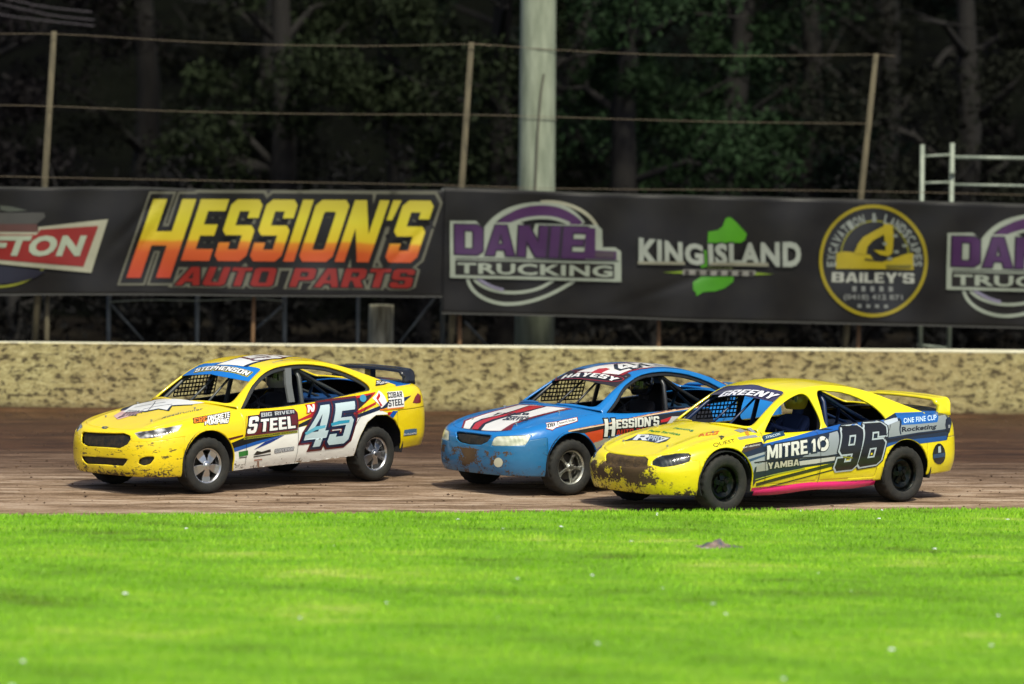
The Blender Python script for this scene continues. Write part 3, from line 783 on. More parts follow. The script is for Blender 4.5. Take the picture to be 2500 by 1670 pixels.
    # bonnet pins
    for (px, py) in ((-.48, -.40), (-.48, .40), (.12, -.50), (.12, .50)):
        h, n_, _, _ = bvh.ray_cast(Vector((px, py, 3)), Vector((0, 0, -1)))
        MB().tube([h, h+Vector((0,0,.025))], .010, 8).tube([h+Vector((-.02,0,.018)), h+Vector((.02,0,.018))], .004, 6).build('bonnet_pin', M_ALLOY2, root)
    # decals
    groups = {}
    wins = [smooth_poly(p, 5) for p in c['windows']]
    for (grp, plane, kind, spec, col, layer) in c.get('decals', []):
        V, F = art(kind, spec); V, F = cut_art(V, F, .028)
        s = wrap(hbvh if grp == 'bonnet_graphics' else bvh, V, F, plane, 0.0018+.0017*layer)
        if not s.F: continue
        if plane == 'S':
            _, s = s.clip(arch_field(s.V)-.006)
        groups.setdefault(grp, []).append((s, col))
    for grp, L in clusters(groups, lambda e: e[0].V[sorted({i for f in e[0].F for i in f})] if e[0].F else None, .004):
        V = np.zeros((0,3)); F = []; mi = []; mats = []
        for s, col in L:
            if not s.F: continue
            if col not in mats: mats.append(col)
            b = len(V); V = np.concatenate([V, s.V]); F += [tuple(i+b for i in f) for f in s.F]; mi += [mats.index(col)]*len(s.F)
        if F: mkobj(grp, V, F, mats, root, mi, smooth=True)
    c['root'] = root; c['bvh'] = bvh; c['xf'] = xf
    return root

# fence line, banners and their artwork, in the wall frame (metres along the wall, height)
FL = {
 'BANNER_A': [(-0.262,3.366),(-0.015,3.383),(0.791,3.391),(2.04,3.419),(3.235,3.396),(4.375,3.416),(4.599,3.376),(4.757,3.423),(5.652,3.426),(6.848,3.453)],
 'BANNER_A_LOW': [(-0.242,1.718),(1.25,1.749),(2.504,1.759),(4.403,1.763),(6.88,1.781)],
 'BANNER_B': [(6.795,3.497),(7.845,3.483),(9.019,3.452),(9.938,3.442),(12.19,3.429),(14.204,3.418),(16.516,3.392)],
 'BANNER_B_LOW': [(6.833,1.525),(8.276,1.509),(9.586,1.492),(10.907,1.455),(12.909,1.439),(14.595,1.418),(16.574,1.394)],
 'WALL': ((-0.013,1.053),(16.081,1.081)),
 'WIRES': [[(-0.412,5.69),(0.775,5.744),(2.011,5.681),(3.457,5.641),(4.98,5.641),(6.26,5.678),(7.232,5.74),(7.549,5.709)],[(7.232,5.74),(8.524,5.669),(9.899,5.632),(11.153,5.636),(12.481,5.674),(13.739,5.73),(14.056,5.705)],[(-0.399,4.621),(0.715,4.633),(2.466,4.582),(4.362,4.585),(6.279,4.612),(7.182,4.638),(8.873,4.622),(10.846,4.599),(12.374,4.611),(13.634,4.624)],[(-0.386,3.544),(0.668,3.538),(3.744,3.531),(7.12,3.533),(7.593,3.51),(9.552,3.506),(11.534,3.54),(13.587,3.557),(16.528,3.536)]],
 'POSTS': [[(0.78,5.772),(0.544,1.004)],[(7.248,5.762),(7.003,1.032)],[(13.774,5.739),(13.37,1.03)]],
 'SPOSTS': [[(0.739,1.707),(0.736,1.001),0.045],[(7.147,1.491),(7.169,1.028),0.04],[(13.63,1.434),(13.627,1.027),0.04],[(3.922,1.721),(3.914,0.995),0.035],[(10.353,1.462),(10.363,1.034),0.035]],
 'FRAMES': [[(1.717,1.707),(1.727,0.98),0.035],[(3.094,1.724),(3.106,0.981),0.035],[(4.457,1.741),(4.496,0.982),0.035],[(5.63,1.756),(5.631,0.981),0.03],[(6.962,3.468),(6.997,0.994),0.045],[(1.757,1.561),(2.262,1.011),0.022],[(4.434,1.574),(4.021,1.209),0.022],[(6.851,1.732),(6.296,1.013),0.022],[(7.337,1.368),(7.707,0.982),0.022],[(14.784,1.405),(14.773,1.02),0.03],[(15.286,1.41),(15.311,1.012),0.035]],
 'LOOP': [(1.712,1.61),(2.118,1.64),(2.563,1.658),(3.074,1.639),(3.521,1.67),(3.97,1.695),(4.434,1.662)],
 'STUMP': ((5.865,1.593),(6.273,1.598),(6.074,0.956)),
 'TOWER': ((8.579,6.561),(9.177,6.577),(8.608,3.492),(9.214,3.502),(8.606,0.881),(9.262,0.887)),
 'SCAFF': [[(15.063,4.314),(15.127,0.897),0.04],[(15.571,4.351),(15.617,0.888),0.042],[(15.068,4.119),(15.577,4.156),0.022],[(15.578,4.115),(17.23,4.12),0.032],[(15.08,3.682),(15.589,3.705),0.022],[(15.59,3.664),(17.243,3.666),0.024],[(15.067,1.018),(15.629,0.963),0.02]],
 'CABLES': [[(-0.16,6.681),(0.692,6.469),(1.062,6.407)],[(-0.157,6.503),(0.693,6.369),(1.106,6.266)],[(-0.155,6.29),(0.695,6.212),(1.107,6.166)]],
 'ZGRAD': ((4.378,3.271),(4.388,2.644),(4.394,2.296)),
}
ART_A = [
 ('club_logo','P',([(-0.011,3.1),(0.163,3.085),(0.407,3.028),(0.111,3.006),(-0.011,3.03)],),'#50564c',0),
 ('club_logo','P',([(-0.218,2.988),(0.651,3.002),(0.678,2.936),(0.549,2.828),(-0.216,2.808)],),'#4a4a46',0),
 ('club_logo','P',([(-0.251,2.812),(0.549,2.825),(0.568,2.706),(-0.249,2.69)],),'#5a3a34',1),
 ('club_logo','C',([(0.866,2.64),(0.824,2.398),(0.698,2.178),(0.5,2.002),(0.248,1.888),(-0.031,1.846),(-0.31,1.88),(-0.563,1.988),(-0.764,2.158),(-0.894,2.373),(-0.941,2.613)],0.035),'#8c9028',0),
 ('club_logo','P',([(-0.244,2.203),(0.698,2.11),(0.525,2.002),(0.264,1.929),(-0.239,1.869)],),'#1c1e30',1),
 ('club_logo','P',([(-0.284,2.693),(0.568,2.702),(0.567,2.78),(1.632,2.916),(1.384,2.091),(-0.0,2.206),(-0.279,2.237)],),'#a8a890',2),
 ('club_logo','P',([(-0.284,2.649),(0.542,2.662),(0.602,2.741),(1.485,2.812),(1.265,2.185),(-0.001,2.273),(-0.279,2.298)],),'#8c1c14',3),
 ('club_logo','T',('GRAFTON',[(-1.3,2.314),(1.202,2.342),(1.315,2.665),(-1.2,2.623)],0,0.05),'#a8b49c',4),
 ('lettering','B',('H',[(1.926,2.021),(2.596,2.03),(2.976,3.247),(2.323,3.236)],0.0975),'#6c6c5c',0),
 ('lettering','B',("ESSION'S",[(2.754,2.298),(6.392,2.317),(6.696,3.285),(3.048,3.248)],0.15),'#6c6c5c',0),
 ('lettering','B',('H',[(1.926,2.021),(2.596,2.03),(2.976,3.247),(2.323,3.236)],0.065),'#0c0c0c',1),
 ('lettering','B',("ESSION'S",[(2.754,2.298),(6.392,2.317),(6.696,3.285),(3.048,3.248)],0.1),'#0c0c0c',1),
 ('lettering','B',('H',[(1.926,2.021),(2.596,2.03),(2.976,3.247),(2.323,3.236)],0.0),'GRAD',2),
 ('lettering','B',("ESSION'S",[(2.754,2.298),(6.392,2.317),(6.696,3.285),(3.048,3.248)],0),'GRAD',2),
 ('lettering','B',('AUTO',[(2.671,1.919),(4.171,1.919),(4.243,2.205),(2.806,2.204)],0.13),'#6c6c5c',0),
 ('lettering','B',('AUTO',[(2.671,1.919),(4.171,1.919),(4.243,2.205),(2.806,2.204)],0.06),'#15100e',1),
 ('lettering','B',('AUTO',[(2.671,1.919),(4.171,1.919),(4.243,2.205),(2.806,2.204)],0),'#8c1c12',2),
 ('lettering','B',('PARTS',[(4.432,1.916),(6.329,1.921),(6.401,2.216),(4.529,2.203)],0.13),'#6c6c5c',0),
 ('lettering','B',('PARTS',[(4.432,1.916),(6.329,1.921),(6.401,2.216),(4.529,2.203)],0.06),'#15100e',1),
 ('lettering','B',('PARTS',[(4.432,1.916),(6.329,1.921),(6.401,2.216),(4.529,2.203)],0),'#8c1c12',2),
]
ART_B = [
 ('lettering','C',([(7.511,2.849),(7.617,2.994),(7.833,3.15),(8.123,3.236),(8.397,3.258),(8.672,3.236),(8.876,3.14),(9.036,2.963)],0.085),'#9ea898',0),
 ('lettering','C',([(7.676,2.816),(7.836,2.998),(8.089,3.128),(8.399,3.169),(8.656,3.137),(8.86,3.032),(8.972,2.926)],0.17),'#482054',1),
 ('lettering','C',([(7.91,2.945),(8.128,3.029),(8.401,3.061),(8.64,3.038),(8.825,2.96)],0.05),'#9ea898',2),
 ('lettering','C',([(8.369,3.29),(8.561,3.301),(8.818,3.265),(9.096,3.135),(9.266,2.948),(9.334,2.769),(9.343,2.607)],0.055),'#a8a890',0),
 ('lettering','C',([(7.226,2.082),(7.274,1.93),(7.46,1.771),(7.753,1.684),(8.009,1.688),(8.3,1.745),(8.627,1.875),(8.935,2.069)],0.055),'#9ea898',0),
 ('lettering','C',([(7.326,2.075),(7.438,1.968),(7.658,1.89),(7.932,1.858),(8.224,1.888),(8.442,1.963),(8.605,2.073)],0.05),'#9ea898',0),
 ('lettering','C',([(7.381,2.084),(7.491,2.023),(7.62,1.953),(7.803,1.91)],0.045),'#8c88a0',1),
 ('lettering','P',([(6.931,2.974),(7.345,2.981),(7.484,2.849),(7.618,2.958),(8.074,2.966),(8.26,2.825),(8.294,2.951),(9.266,2.948),(9.35,2.878),(9.362,2.598),(9.568,2.601),(9.662,2.539),(9.672,2.06),(6.948,2.091)],),'#9ea898',3),
 ('lettering','P',([(7.026,2.367),(9.559,2.339),(9.56,2.113),(7.03,2.142)],),'#14110e',4),
 ('lettering','P',([(7.029,2.402),(9.628,2.394),(9.628,2.38),(7.029,2.39)],),'#14110e',4),
 ('lettering','B',('DANIE',[(7.019,2.461),(9.066,2.413),(9.11,2.914),(7.01,2.922)],0.035),'#24182c',4),
 ('lettering','B',('DANIE',[(7.019,2.461),(9.066,2.413),(9.11,2.914),(7.01,2.922)],0),'#442052',5),
 ('lettering','P',([(9.083,2.91),(9.239,2.898),(9.247,2.551),(9.588,2.542),(9.591,2.412),(9.066,2.419)],),'#442052',5),
 ('lettering','P',([(9.247,2.533),(9.551,2.534),(9.553,2.438),(9.24,2.439)],),'#4a3e48',6),
 ('lettering','T',('TRUCKING',[(7.061,2.161),(9.532,2.131),(9.528,2.312),(7.058,2.331)],0,0.03),'#9ea898',5),
 ('lettering','C',([(15.568,2.784),(15.679,2.933),(15.904,3.093),(16.208,3.181),(16.495,3.204),(16.784,3.181),(16.999,3.083),(17.168,2.901)],0.085),'#9ea898',0),
 ('lettering','C',([(15.741,2.75),(15.908,2.937),(16.173,3.07),(16.498,3.112),(16.768,3.079),(16.983,2.972),(17.102,2.863)],0.17),'#482054',1),
 ('lettering','C',([(15.986,2.883),(16.214,2.969),(16.501,3.001),(16.752,2.978),(16.947,2.897)],0.05),'#9ea898',2),
 ('lettering','C',([(16.465,3.237),(16.667,3.247),(16.938,3.211),(17.231,3.077),(17.41,2.886),(17.483,2.702),(17.494,2.536)],0.055),'#a8a890',0),
 ('lettering','C',([(15.275,1.999),(15.327,1.843),(15.522,1.68),(15.831,1.591),(16.1,1.594),(16.405,1.653),(16.748,1.786),(17.07,1.984)],0.055),'#9ea898',0),
 ('lettering','C',([(15.38,1.991),(15.498,1.882),(15.729,1.802),(16.018,1.768),(16.324,1.8),(16.553,1.876),(16.723,1.989)],0.05),'#9ea898',0),
 ('lettering','C',([(15.437,2.001),(15.553,1.938),(15.689,1.866),(15.882,1.822)],0.045),'#8c88a0',1),
 ('lettering','P',([(14.958,2.913),(15.392,2.92),(15.539,2.784),(15.68,2.897),(16.158,2.904),(16.354,2.759),(16.389,2.889),(17.41,2.886),(17.499,2.813),(17.514,2.527),(17.73,2.53),(17.829,2.467),(17.844,1.976),(14.982,2.008)],),'#9ea898',3),
 ('lettering','P',([(15.062,2.29),(17.723,2.261),(17.726,2.03),(15.069,2.06)],),'#14110e',4),
 ('lettering','P',([(15.065,2.327),(17.795,2.318),(17.795,2.303),(15.066,2.314)],),'#14110e',4),
 ('lettering','B',('DANIE',[(15.054,2.387),(17.204,2.338),(17.247,2.85),(15.041,2.859)],0.035),'#24182c',4),
 ('lettering','B',('DANIE',[(15.054,2.387),(17.204,2.338),(17.247,2.85),(15.041,2.859)],0),'#442052',5),
 ('lettering','P',([(17.218,2.846),(17.383,2.834),(17.393,2.479),(17.752,2.469),(17.756,2.336),(17.204,2.343)],),'#442052',5),
 ('lettering','P',([(17.394,2.46),(17.713,2.461),(17.716,2.363),(17.387,2.364)],),'#4a3e48',6),
 ('lettering','T',('TRUCKING',[(15.101,2.079),(17.696,2.048),(17.691,2.233),(15.096,2.254)],0,0.03),'#9ea898',5),
 ('island_emblem','P',([(11.39,3.107),(11.434,3.091),(11.516,3.023),(11.607,2.929),(11.69,2.844),(11.665,2.748),(11.595,2.703),(11.062,2.695),(11.072,2.869),(11.217,2.897),(11.295,2.959),(11.337,3.081)],),'#4a9a08',0),
 ('island_emblem','P',([(11.011,2.573),(11.126,2.592),(11.12,2.471),(11.088,2.332),(10.982,2.296),(10.955,2.313)],),'#4a9a08',0),
 ('island_emblem','P',([(10.837,2.069),(10.968,2.157),(11.505,2.164),(11.503,2.086),(11.363,1.98),(11.204,1.932),(11.009,1.919),(10.895,1.853),(10.881,1.914),(10.84,1.948)],),'#429208',0),
 ('island_emblem','P',([(10.338,2.215),(10.7,2.249),(10.701,2.202)],),'#7c9a20',0),
 ('island_emblem','P',([(12.142,2.215),(11.838,2.238),(11.839,2.19)],),'#7c9a20',0),
 ('island_emblem','P',([(10.673,2.266),(11.855,2.265),(11.856,2.207),(11.804,2.177),(10.666,2.184)],),'#8c8c84',1),
 ('island_emblem','T',('- - - - - - -',[(10.701,2.192),(11.821,2.189),(11.82,2.252),(10.7,2.254)],0,0.01),'#34302c',2),
 ('island_emblem','P',([(11.071,2.311),(11.48,2.306),(11.48,2.292),(11.071,2.297)],),'#7c8a50',1),
 ('lettering','T',('KING',[(9.941,2.342),(11.008,2.34),(10.982,2.668),(9.937,2.765)],0.05,0.03),'#101210',2),
 ('lettering','T',('KING',[(9.941,2.342),(11.008,2.34),(10.982,2.668),(9.937,2.765)],0,0.045),'#a0a89c',3),
 ('lettering','T',('ISLAND',[(11.088,2.341),(12.569,2.327),(12.559,2.744),(11.062,2.678)],0.05,0.03),'#101210',2),
 ('lettering','T',('ISLAND',[(11.088,2.341),(12.569,2.327),(12.559,2.744),(11.062,2.678)],0,0.045),'#a0a89c',3),
 ('lettering','P',([(9.927,2.389),(10.696,2.392),(10.698,2.341),(9.928,2.344)],),'#8c8c78',4),
 ('lettering','P',([(11.104,2.388),(12.048,2.394),(12.05,2.335),(11.106,2.339)],),'#8c8c78',4),
 ('round_emblem','P',([(14.639,2.46),(14.632,2.323),(14.603,2.189),(14.554,2.062),(14.486,1.944),(14.399,1.839),(14.298,1.748),(14.183,1.675),(14.058,1.621),(13.926,1.588),(13.79,1.576),(13.653,1.585),(13.52,1.615),(13.393,1.666),(13.275,1.736),(13.169,1.824),(13.078,1.926),(13.004,2.042),(12.949,2.167),(12.914,2.299),(12.9,2.435),(12.907,2.571),(12.935,2.704),(12.984,2.831),(13.052,2.948),(13.138,3.053),(13.239,3.143),(13.353,3.217),(13.477,3.271),(13.609,3.305),(13.744,3.318),(13.88,3.309),(14.014,3.28),(14.142,3.229),(14.26,3.16),(14.366,3.073),(14.458,2.97),(14.533,2.855),(14.589,2.729),(14.624,2.596)],),'#0c1014',0),
 ('round_emblem','C',([(14.639,2.46),(14.632,2.323),(14.603,2.189),(14.554,2.062),(14.486,1.944),(14.399,1.839),(14.298,1.748),(14.183,1.675),(14.058,1.621),(13.926,1.588),(13.79,1.576),(13.653,1.585),(13.52,1.615),(13.393,1.666),(13.275,1.736),(13.169,1.824),(13.078,1.926),(13.004,2.042),(12.949,2.167),(12.914,2.299),(12.9,2.435),(12.907,2.571),(12.935,2.704),(12.984,2.831),(13.052,2.948),(13.138,3.053),(13.239,3.143),(13.353,3.217),(13.477,3.271),(13.609,3.305),(13.744,3.318),(13.88,3.309),(14.014,3.28),(14.142,3.229),(14.26,3.16),(14.366,3.073),(14.458,2.97),(14.533,2.855),(14.589,2.729),(14.624,2.596),(14.639,2.46)],0.055),'#9a8c08',1),
 ('round_emblem','C',([(13.226,2.494),(13.23,2.585),(13.249,2.674),(13.281,2.759),(13.325,2.838),(13.381,2.908),(13.448,2.969),(13.523,3.018),(13.604,3.054),(13.69,3.077),(13.779,3.085),(13.869,3.08),(13.956,3.06),(14.04,3.026),(14.117,2.979),(14.187,2.921),(14.247,2.852),(14.296,2.774),(14.333,2.69),(14.356,2.601),(14.365,2.51)],0.02),'#8c8c10',1),
 ('round_emblem','P',([(13.148,2.316),(13.157,2.568),(13.279,2.592),(13.502,2.573),(13.704,2.544),(13.796,2.437),(13.908,2.428),(14.153,2.507),(14.33,2.57),(14.431,2.58),(14.438,2.312),(13.889,2.319)],),'#a8980a',2),
 ('round_emblem','P',([(13.436,2.562),(13.499,2.714),(13.585,2.823),(13.783,2.934),(13.916,3.001),(13.926,3.044),(14.072,3.025),(14.099,2.831),(14.084,2.571),(14.018,2.527),(13.883,2.546),(13.758,2.62),(13.971,2.613),(13.93,2.872),(13.743,2.771),(13.656,2.673),(13.637,2.543)],),'#a8980a',3),
 ('round_emblem','P',([(13.616,2.489),(13.795,2.469),(13.796,2.452),(13.617,2.465)],),'#101410',4),
 ('round_emblem','P',([(13.977,2.385),(14.402,2.391),(14.403,2.348),(14.0,2.342)],),'#6a6418',4),
 ('round_emblem','P',([(14.076,2.869),(14.154,2.879),(14.171,2.832),(14.095,2.822)],),'#7c8478',3),
 ('round_emblem','P',([(13.9,2.741),(13.978,2.751),(13.995,2.704),(13.919,2.694)],),'#7c8478',3),
 ('round_emblem','P',([(14.237,2.714),(14.315,2.724),(14.332,2.676),(14.256,2.667)],),'#7c8478',3),
 ('round_emblem','P',([(14.105,2.615),(14.183,2.624),(14.2,2.577),(14.124,2.567)],),'#7c8478',3),
 ('round_emblem','P',([(13.996,2.505),(14.074,2.515),(14.091,2.467),(14.015,2.457)],),'#7c8478',3),
 ('round_emblem','T',('E',[(13.154,2.356),(13.149,2.431),(13.0,2.433),(13.006,2.34)],0,0.03),'#8c948c',2),
 ('round_emblem','T',('X',[(13.15,2.449),(13.156,2.524),(13.008,2.546),(13.0,2.454)],0,0.03),'#8c948c',2),
 ('round_emblem','T',('C',[(13.159,2.541),(13.176,2.614),(13.033,2.658),(13.012,2.568)],0,0.03),'#8c948c',2),
 ('round_emblem','T',('A',[(13.181,2.63),(13.209,2.7),(13.073,2.764),(13.039,2.678)],0,0.03),'#8c948c',2),
 ('round_emblem','T',('V',[(13.216,2.715),(13.254,2.78),(13.129,2.863),(13.083,2.783)],0,0.03),'#8c948c',2),
 ('round_emblem','T',('A',[(13.264,2.794),(13.31,2.853),(13.199,2.953),(13.141,2.881)],0,0.03),'#8c948c',2),
 ('round_emblem','T',('T',[(13.322,2.866),(13.377,2.917),(13.281,3.032),(13.213,2.969)],0,0.03),'#8c948c',2),
 ('round_emblem','T',('I',[(13.39,2.927),(13.452,2.97),(13.374,3.098),(13.298,3.045)],0,0.03),'#8c948c',2),
 ('round_emblem','T',('O',[(13.467,2.979),(13.535,3.012),(13.476,3.149),(13.392,3.108)],0,0.03),'#8c948c',2),
 ('round_emblem','T',('N',[(13.551,3.018),(13.622,3.041),(13.584,3.185),(13.496,3.157)],0,0.03),'#8c948c',2),
 ('round_emblem','T',('&',[(13.731,3.059),(13.807,3.06),(13.812,3.209),(13.718,3.207)],0,0.03),'#8c948c',2),
 ('round_emblem','T',('L',[(13.916,3.046),(13.989,3.025),(14.037,3.166),(13.947,3.191)],0,0.03),'#8c948c',2),
 ('round_emblem','T',('A',[(14.006,3.019),(14.075,2.988),(14.143,3.12),(14.058,3.159)],0,0.03),'#8c948c',2),
 ('round_emblem','T',('N',[(14.091,2.98),(14.155,2.939),(14.242,3.06),(14.162,3.11)],0,0.03),'#8c948c',2),
 ('round_emblem','T',('D',[(14.169,2.929),(14.227,2.88),(14.33,2.986),(14.259,3.047)],0,0.03),'#8c948c',2),
 ('round_emblem','T',('S',[(14.239,2.867),(14.289,2.81),(14.408,2.9),(14.346,2.971)],0,0.03),'#8c948c',2),
 ('round_emblem','T',('C',[(14.3,2.796),(14.341,2.732),(14.472,2.804),(14.421,2.883)],0,0.03),'#8c948c',2),
 ('round_emblem','T',('A',[(14.349,2.717),(14.381,2.648),(14.521,2.7),(14.482,2.785)],0,0.03),'#8c948c',2),
 ('round_emblem','T',('P',[(14.387,2.631),(14.408,2.559),(14.555,2.59),(14.529,2.68)],0,0.03),'#8c948c',2),
 ('round_emblem','T',('E',[(14.412,2.542),(14.422,2.467),(14.572,2.476),(14.559,2.569)],0,0.03),'#8c948c',2),
 ('round_emblem','T',('S',[(14.423,2.449),(14.422,2.374),(14.572,2.362),(14.573,2.455)],0,0.03),'#8c948c',2),
 ('round_emblem','B',("BAILEY'S",[(13.08,2.103),(14.455,2.095),(14.451,2.262),(13.087,2.259)],0),'#a8aca0',2),
 ('round_emblem','T',('- - - - -',[(13.418,1.96),(14.111,1.961),(14.109,2.041),(13.416,2.043)],0,0.02),'#7c807c',2),
 ('round_emblem','T',('(0418) 412 871',[(13.277,1.807),(14.272,1.804),(14.269,1.913),(13.274,1.915)],0,0.03),'#7c807c',2),
 ('round_emblem','T',('- - - -',[(13.514,1.702),(14.028,1.697),(14.027,1.751),(13.512,1.758)],0,0.02),'#7c807c',2),
]

# ================================================================ SETTING
from mathutils import noise as mnoise
WO = Vector((-7.7096, 55.5263, 0)); WA = math.atan2(2.8438, 15.8589)      # the wall line
def wl(a, d, z): return Vector((WO.x+a*math.cos(WA)-d*math.sin(WA), WO.y+a*math.sin(WA)+d*math.cos(WA), z))
def at_wall(name, d=0.0, a=0.0): 
    p = wl(a, d, 0); return empty(name, p, WA)
rnd = random.Random(7); nrs = np.random.RandomState(11)

# --- ground under everything
q = NT('dark_soil'); v = q.obj(); q.set(Base_Color=q.ramp(q.noise(v, .8, 5), [(.35, (.012,.010,.008)), (.65, (.028,.024,.018))]), Roughness=.95, Specular_IOR_Level=0.0)
tag(mkobj('ground', [(-400,-60,-.03),(400,-60,-.03),(400,900,-.03),(-400,900,-.03)], [(0,1,2,3)], q.m), 'dark bare soil reaching to the horizon', None, None, 'structure')
# --- wooded slope behind the track
V = []; F = []; nx, ny = 60, 24
for j in range(ny):
    for i in range(nx):
        x = -90+180*i/(nx-1); y = 84+70*j/(ny-1); z = -.5+30*(j/(ny-1))**.9+1.6*mnoise.noise(Vector((x*.08, y*.08, 0)))+(0 if j else -1)
        V.append((x, y, z))
for j in range(ny-1):
    for i in range(nx-1): F.append((j*nx+i, j*nx+i+1, (j+1)*nx+i+1, (j+1)*nx+i))
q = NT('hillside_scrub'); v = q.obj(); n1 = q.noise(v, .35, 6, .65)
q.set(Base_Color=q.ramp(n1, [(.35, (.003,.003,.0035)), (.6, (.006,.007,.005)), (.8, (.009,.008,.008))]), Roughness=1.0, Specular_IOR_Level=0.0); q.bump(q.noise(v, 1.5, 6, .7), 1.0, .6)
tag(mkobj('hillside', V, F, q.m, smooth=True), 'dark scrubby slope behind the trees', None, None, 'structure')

# --- dirt track (frame: a along the wall, d away from the camera)
q = NT('track_dirt'); v = q.obj(); x, y, z = q.sep(v)
st1 = q.noise(q.mapv(v, (.22, 1.35, 1)), 2.1, 6, .64); st2 = q.noise(q.mapv(v, (.34, 2.6, 1), (3,1,0)), 3.6, 6, .70); big = q.noise(q.mapv(v, (.12, .5, 1), (9,3,0)), 1.0, 3, .5)
fine = q.noise(v, 22.0, 5, .7)
near = q.step(q.math('ADD', y, q.math('MULTIPLY', q.math('SUBTRACT', big, .5), 5.0)), -6.8, -12.6)     # dry and pale towards the infield, damp and brown by the wall
tone = q.math('ADD', q.math('MULTIPLY', st1, .45), q.math('ADD', q.math('MULTIPLY', st2, .40), q.math('MULTIPLY', fine, .15)))
damp = q.ramp(tone, [(.36, (.010,.004,.0015)), (.46, (.036,.014,.005)), (.55, (.080,.036,.014)), (.66, (.19,.105,.052))])
dry = q.ramp(tone, [(.38, (.045,.024,.012)), (.45, (.14,.085,.046)), (.51, (.30,.205,.13)), (.60, (.54,.43,.33))])
q.set(Base_Color=q.mix(near, damp, dry), Roughness=q.math('ADD', .55, q.math('MULTIPLY', near, .35)), Specular_IOR_Level=.35)
q.bump(q.math('ADD', q.math('MULTIPLY', st2, 1.0), q.math('MULTIPLY', fine, .35)), .9, .05)
V = []; F = []; na, nd = 330, 200; A0, A1, D0, D1 = -9, 25, -19.5, .0
for i in range(na):
    for j in range(nd):
        a = A0+(A1-A0)*i/(na-1); d = D0+(D1-D0)*j/(nd-1)
        h = .018*mnoise.noise(Vector((a*.22, d*2.2, 0)))+.012*mnoise.noise(Vector((a*.9, d*4.5, 5)))+.006*mnoise.noise(Vector((a*3, d*6, 5)))
        h += .06*max(0, (d+.75)/.75)**2 + .035*math.exp(-((d+2.3)/.5)**2)*(1+mnoise.noise(Vector((a*.5, 0, 3))))
        V.append((a, d, .004+h*(1 if d > -12 else .6)))
for i in range(na-1):
    for j in range(nd-1): F.append((i*nd+j, (i+1)*nd+j, (i+1)*nd+j+1, i*nd+j+1))
tr = mkobj('dirt_track', V, F, q.m, smooth=True); tr.location = WO; tr.rotation_euler = (0,0,WA); tag(tr, 'rutted brown dirt speedway track', None, None, 'structure')
# loose clods thrown up on the track
V = []; F = []
for k in range(6000):
    a = rnd.uniform(-6, 22); d = rnd.choice([rnd.uniform(-14.5, -.2), rnd.uniform(-1.6, -.1)]); r = rnd.choice([.005,.006,.008,.010,.015])*rnd.uniform(.6, 1.2); b = len(V)
    ox = [Vector((1,0,0)),Vector((-1,0,0)),Vector((0,1,0)),Vector((0,-1,0)),Vector((0,0,1)),Vector((0,0,-1))]
    zb = .06*max(0, (d+.75)/.75)**2
    for o_ in ox: p = Vector((o_.x*rnd.uniform(.8,1.9), o_.y*rnd.uniform(.6,1.2), o_.z*rnd.uniform(.4,.9)))*r; V.append((a+p.x, d+p.y, zb+.012+r*.3+p.z))
    for f in ((0,2,4),(2,1,4),(1,3,4),(3,0,4),(2,0,5),(1,2,5),(3,1,5),(0,3,5)): F.append(tuple(b+i for i in f))
q2 = NT('clod_dirt'); q2.set(Base_Color=q2.ramp(q2.noise(q2.obj(), 3.0, 3), [(.3, (.03,.016,.009)), (.7, (.14,.085,.05))]), Roughness=.95)
cl = mkobj('dirt_clods', V, F, q2.m); cl.location = WO; cl.rotation_euler = (0,0,WA); tag(cl, 'loose clods of brown dirt scattered on the track', None, None, 'stuff')

# --- infield grass
GE0, GE1 = Vector((-5.54, 40.02, 0)), Vector((6.03, 43.02, 0)); gdir = (GE1-GE0).normalized(); gn = Vector((gdir.y, -gdir.x, 0))   # gn points to the camera
V = []; F = []; nx, ny = 240, 190
def gh(u, w):
    e = .06*(1-math.exp(-max(0, w)*9))
    return e+.010*mnoise.noise(Vector((u*.5, w*.8, 1)))+.014*mnoise.noise(Vector((u*1.6, w*1.9, 4)))*min(1, w*2)+.010
def edge(u): return .06*mnoise.noise(Vector((u*.9, 0, 2)))+.03*mnoise.noise(Vector((u*4, 0, 2)))
for j in range(ny):
    for i in range(nx):
        u = -8+28*i/(nx-1); w = -.02+18*(j/(ny-1))**1.5; p = GE0+gdir*u+gn*(w+edge(u)); V.append((p.x, p.y, gh(u, w) if j else -.02))
for j in range(ny-1):
    for i in range(nx-1): F.append((j*nx+i, (j+1)*nx+i, (j+1)*nx+i+1, j*nx+i+1))
def grass_mat(name, root):
    q = NT(name); v = q.obj()
    a = q.noise(q.mapv(v, (.40, .9, 1)), 1.0, 6, .6); b = q.noise(q.mapv(v, (.5, 1.6, 1), (4,2,0)), 3.4, 5, .65); c = q.noise(q.mapv(v, (.6, 1, 1), (8,1,0)), .7, 3, .5)
    t = q.math('ADD', q.math('MULTIPLY', a, .5), q.math('ADD', q.math('MULTIPLY', b, .3), q.math('MULTIPLY', c, .2)))
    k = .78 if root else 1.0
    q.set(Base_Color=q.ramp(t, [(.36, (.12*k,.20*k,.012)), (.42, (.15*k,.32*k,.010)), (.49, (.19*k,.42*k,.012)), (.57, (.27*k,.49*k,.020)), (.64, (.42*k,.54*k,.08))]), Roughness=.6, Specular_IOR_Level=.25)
    if not root: q.set(Subsurface_Weight=0.0)
    return q
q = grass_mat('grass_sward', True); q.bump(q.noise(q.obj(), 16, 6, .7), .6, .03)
tag(mkobj('grass_infield', V, F, q.m, smooth=True), 'bright green grass infield', None, None, 'structure')
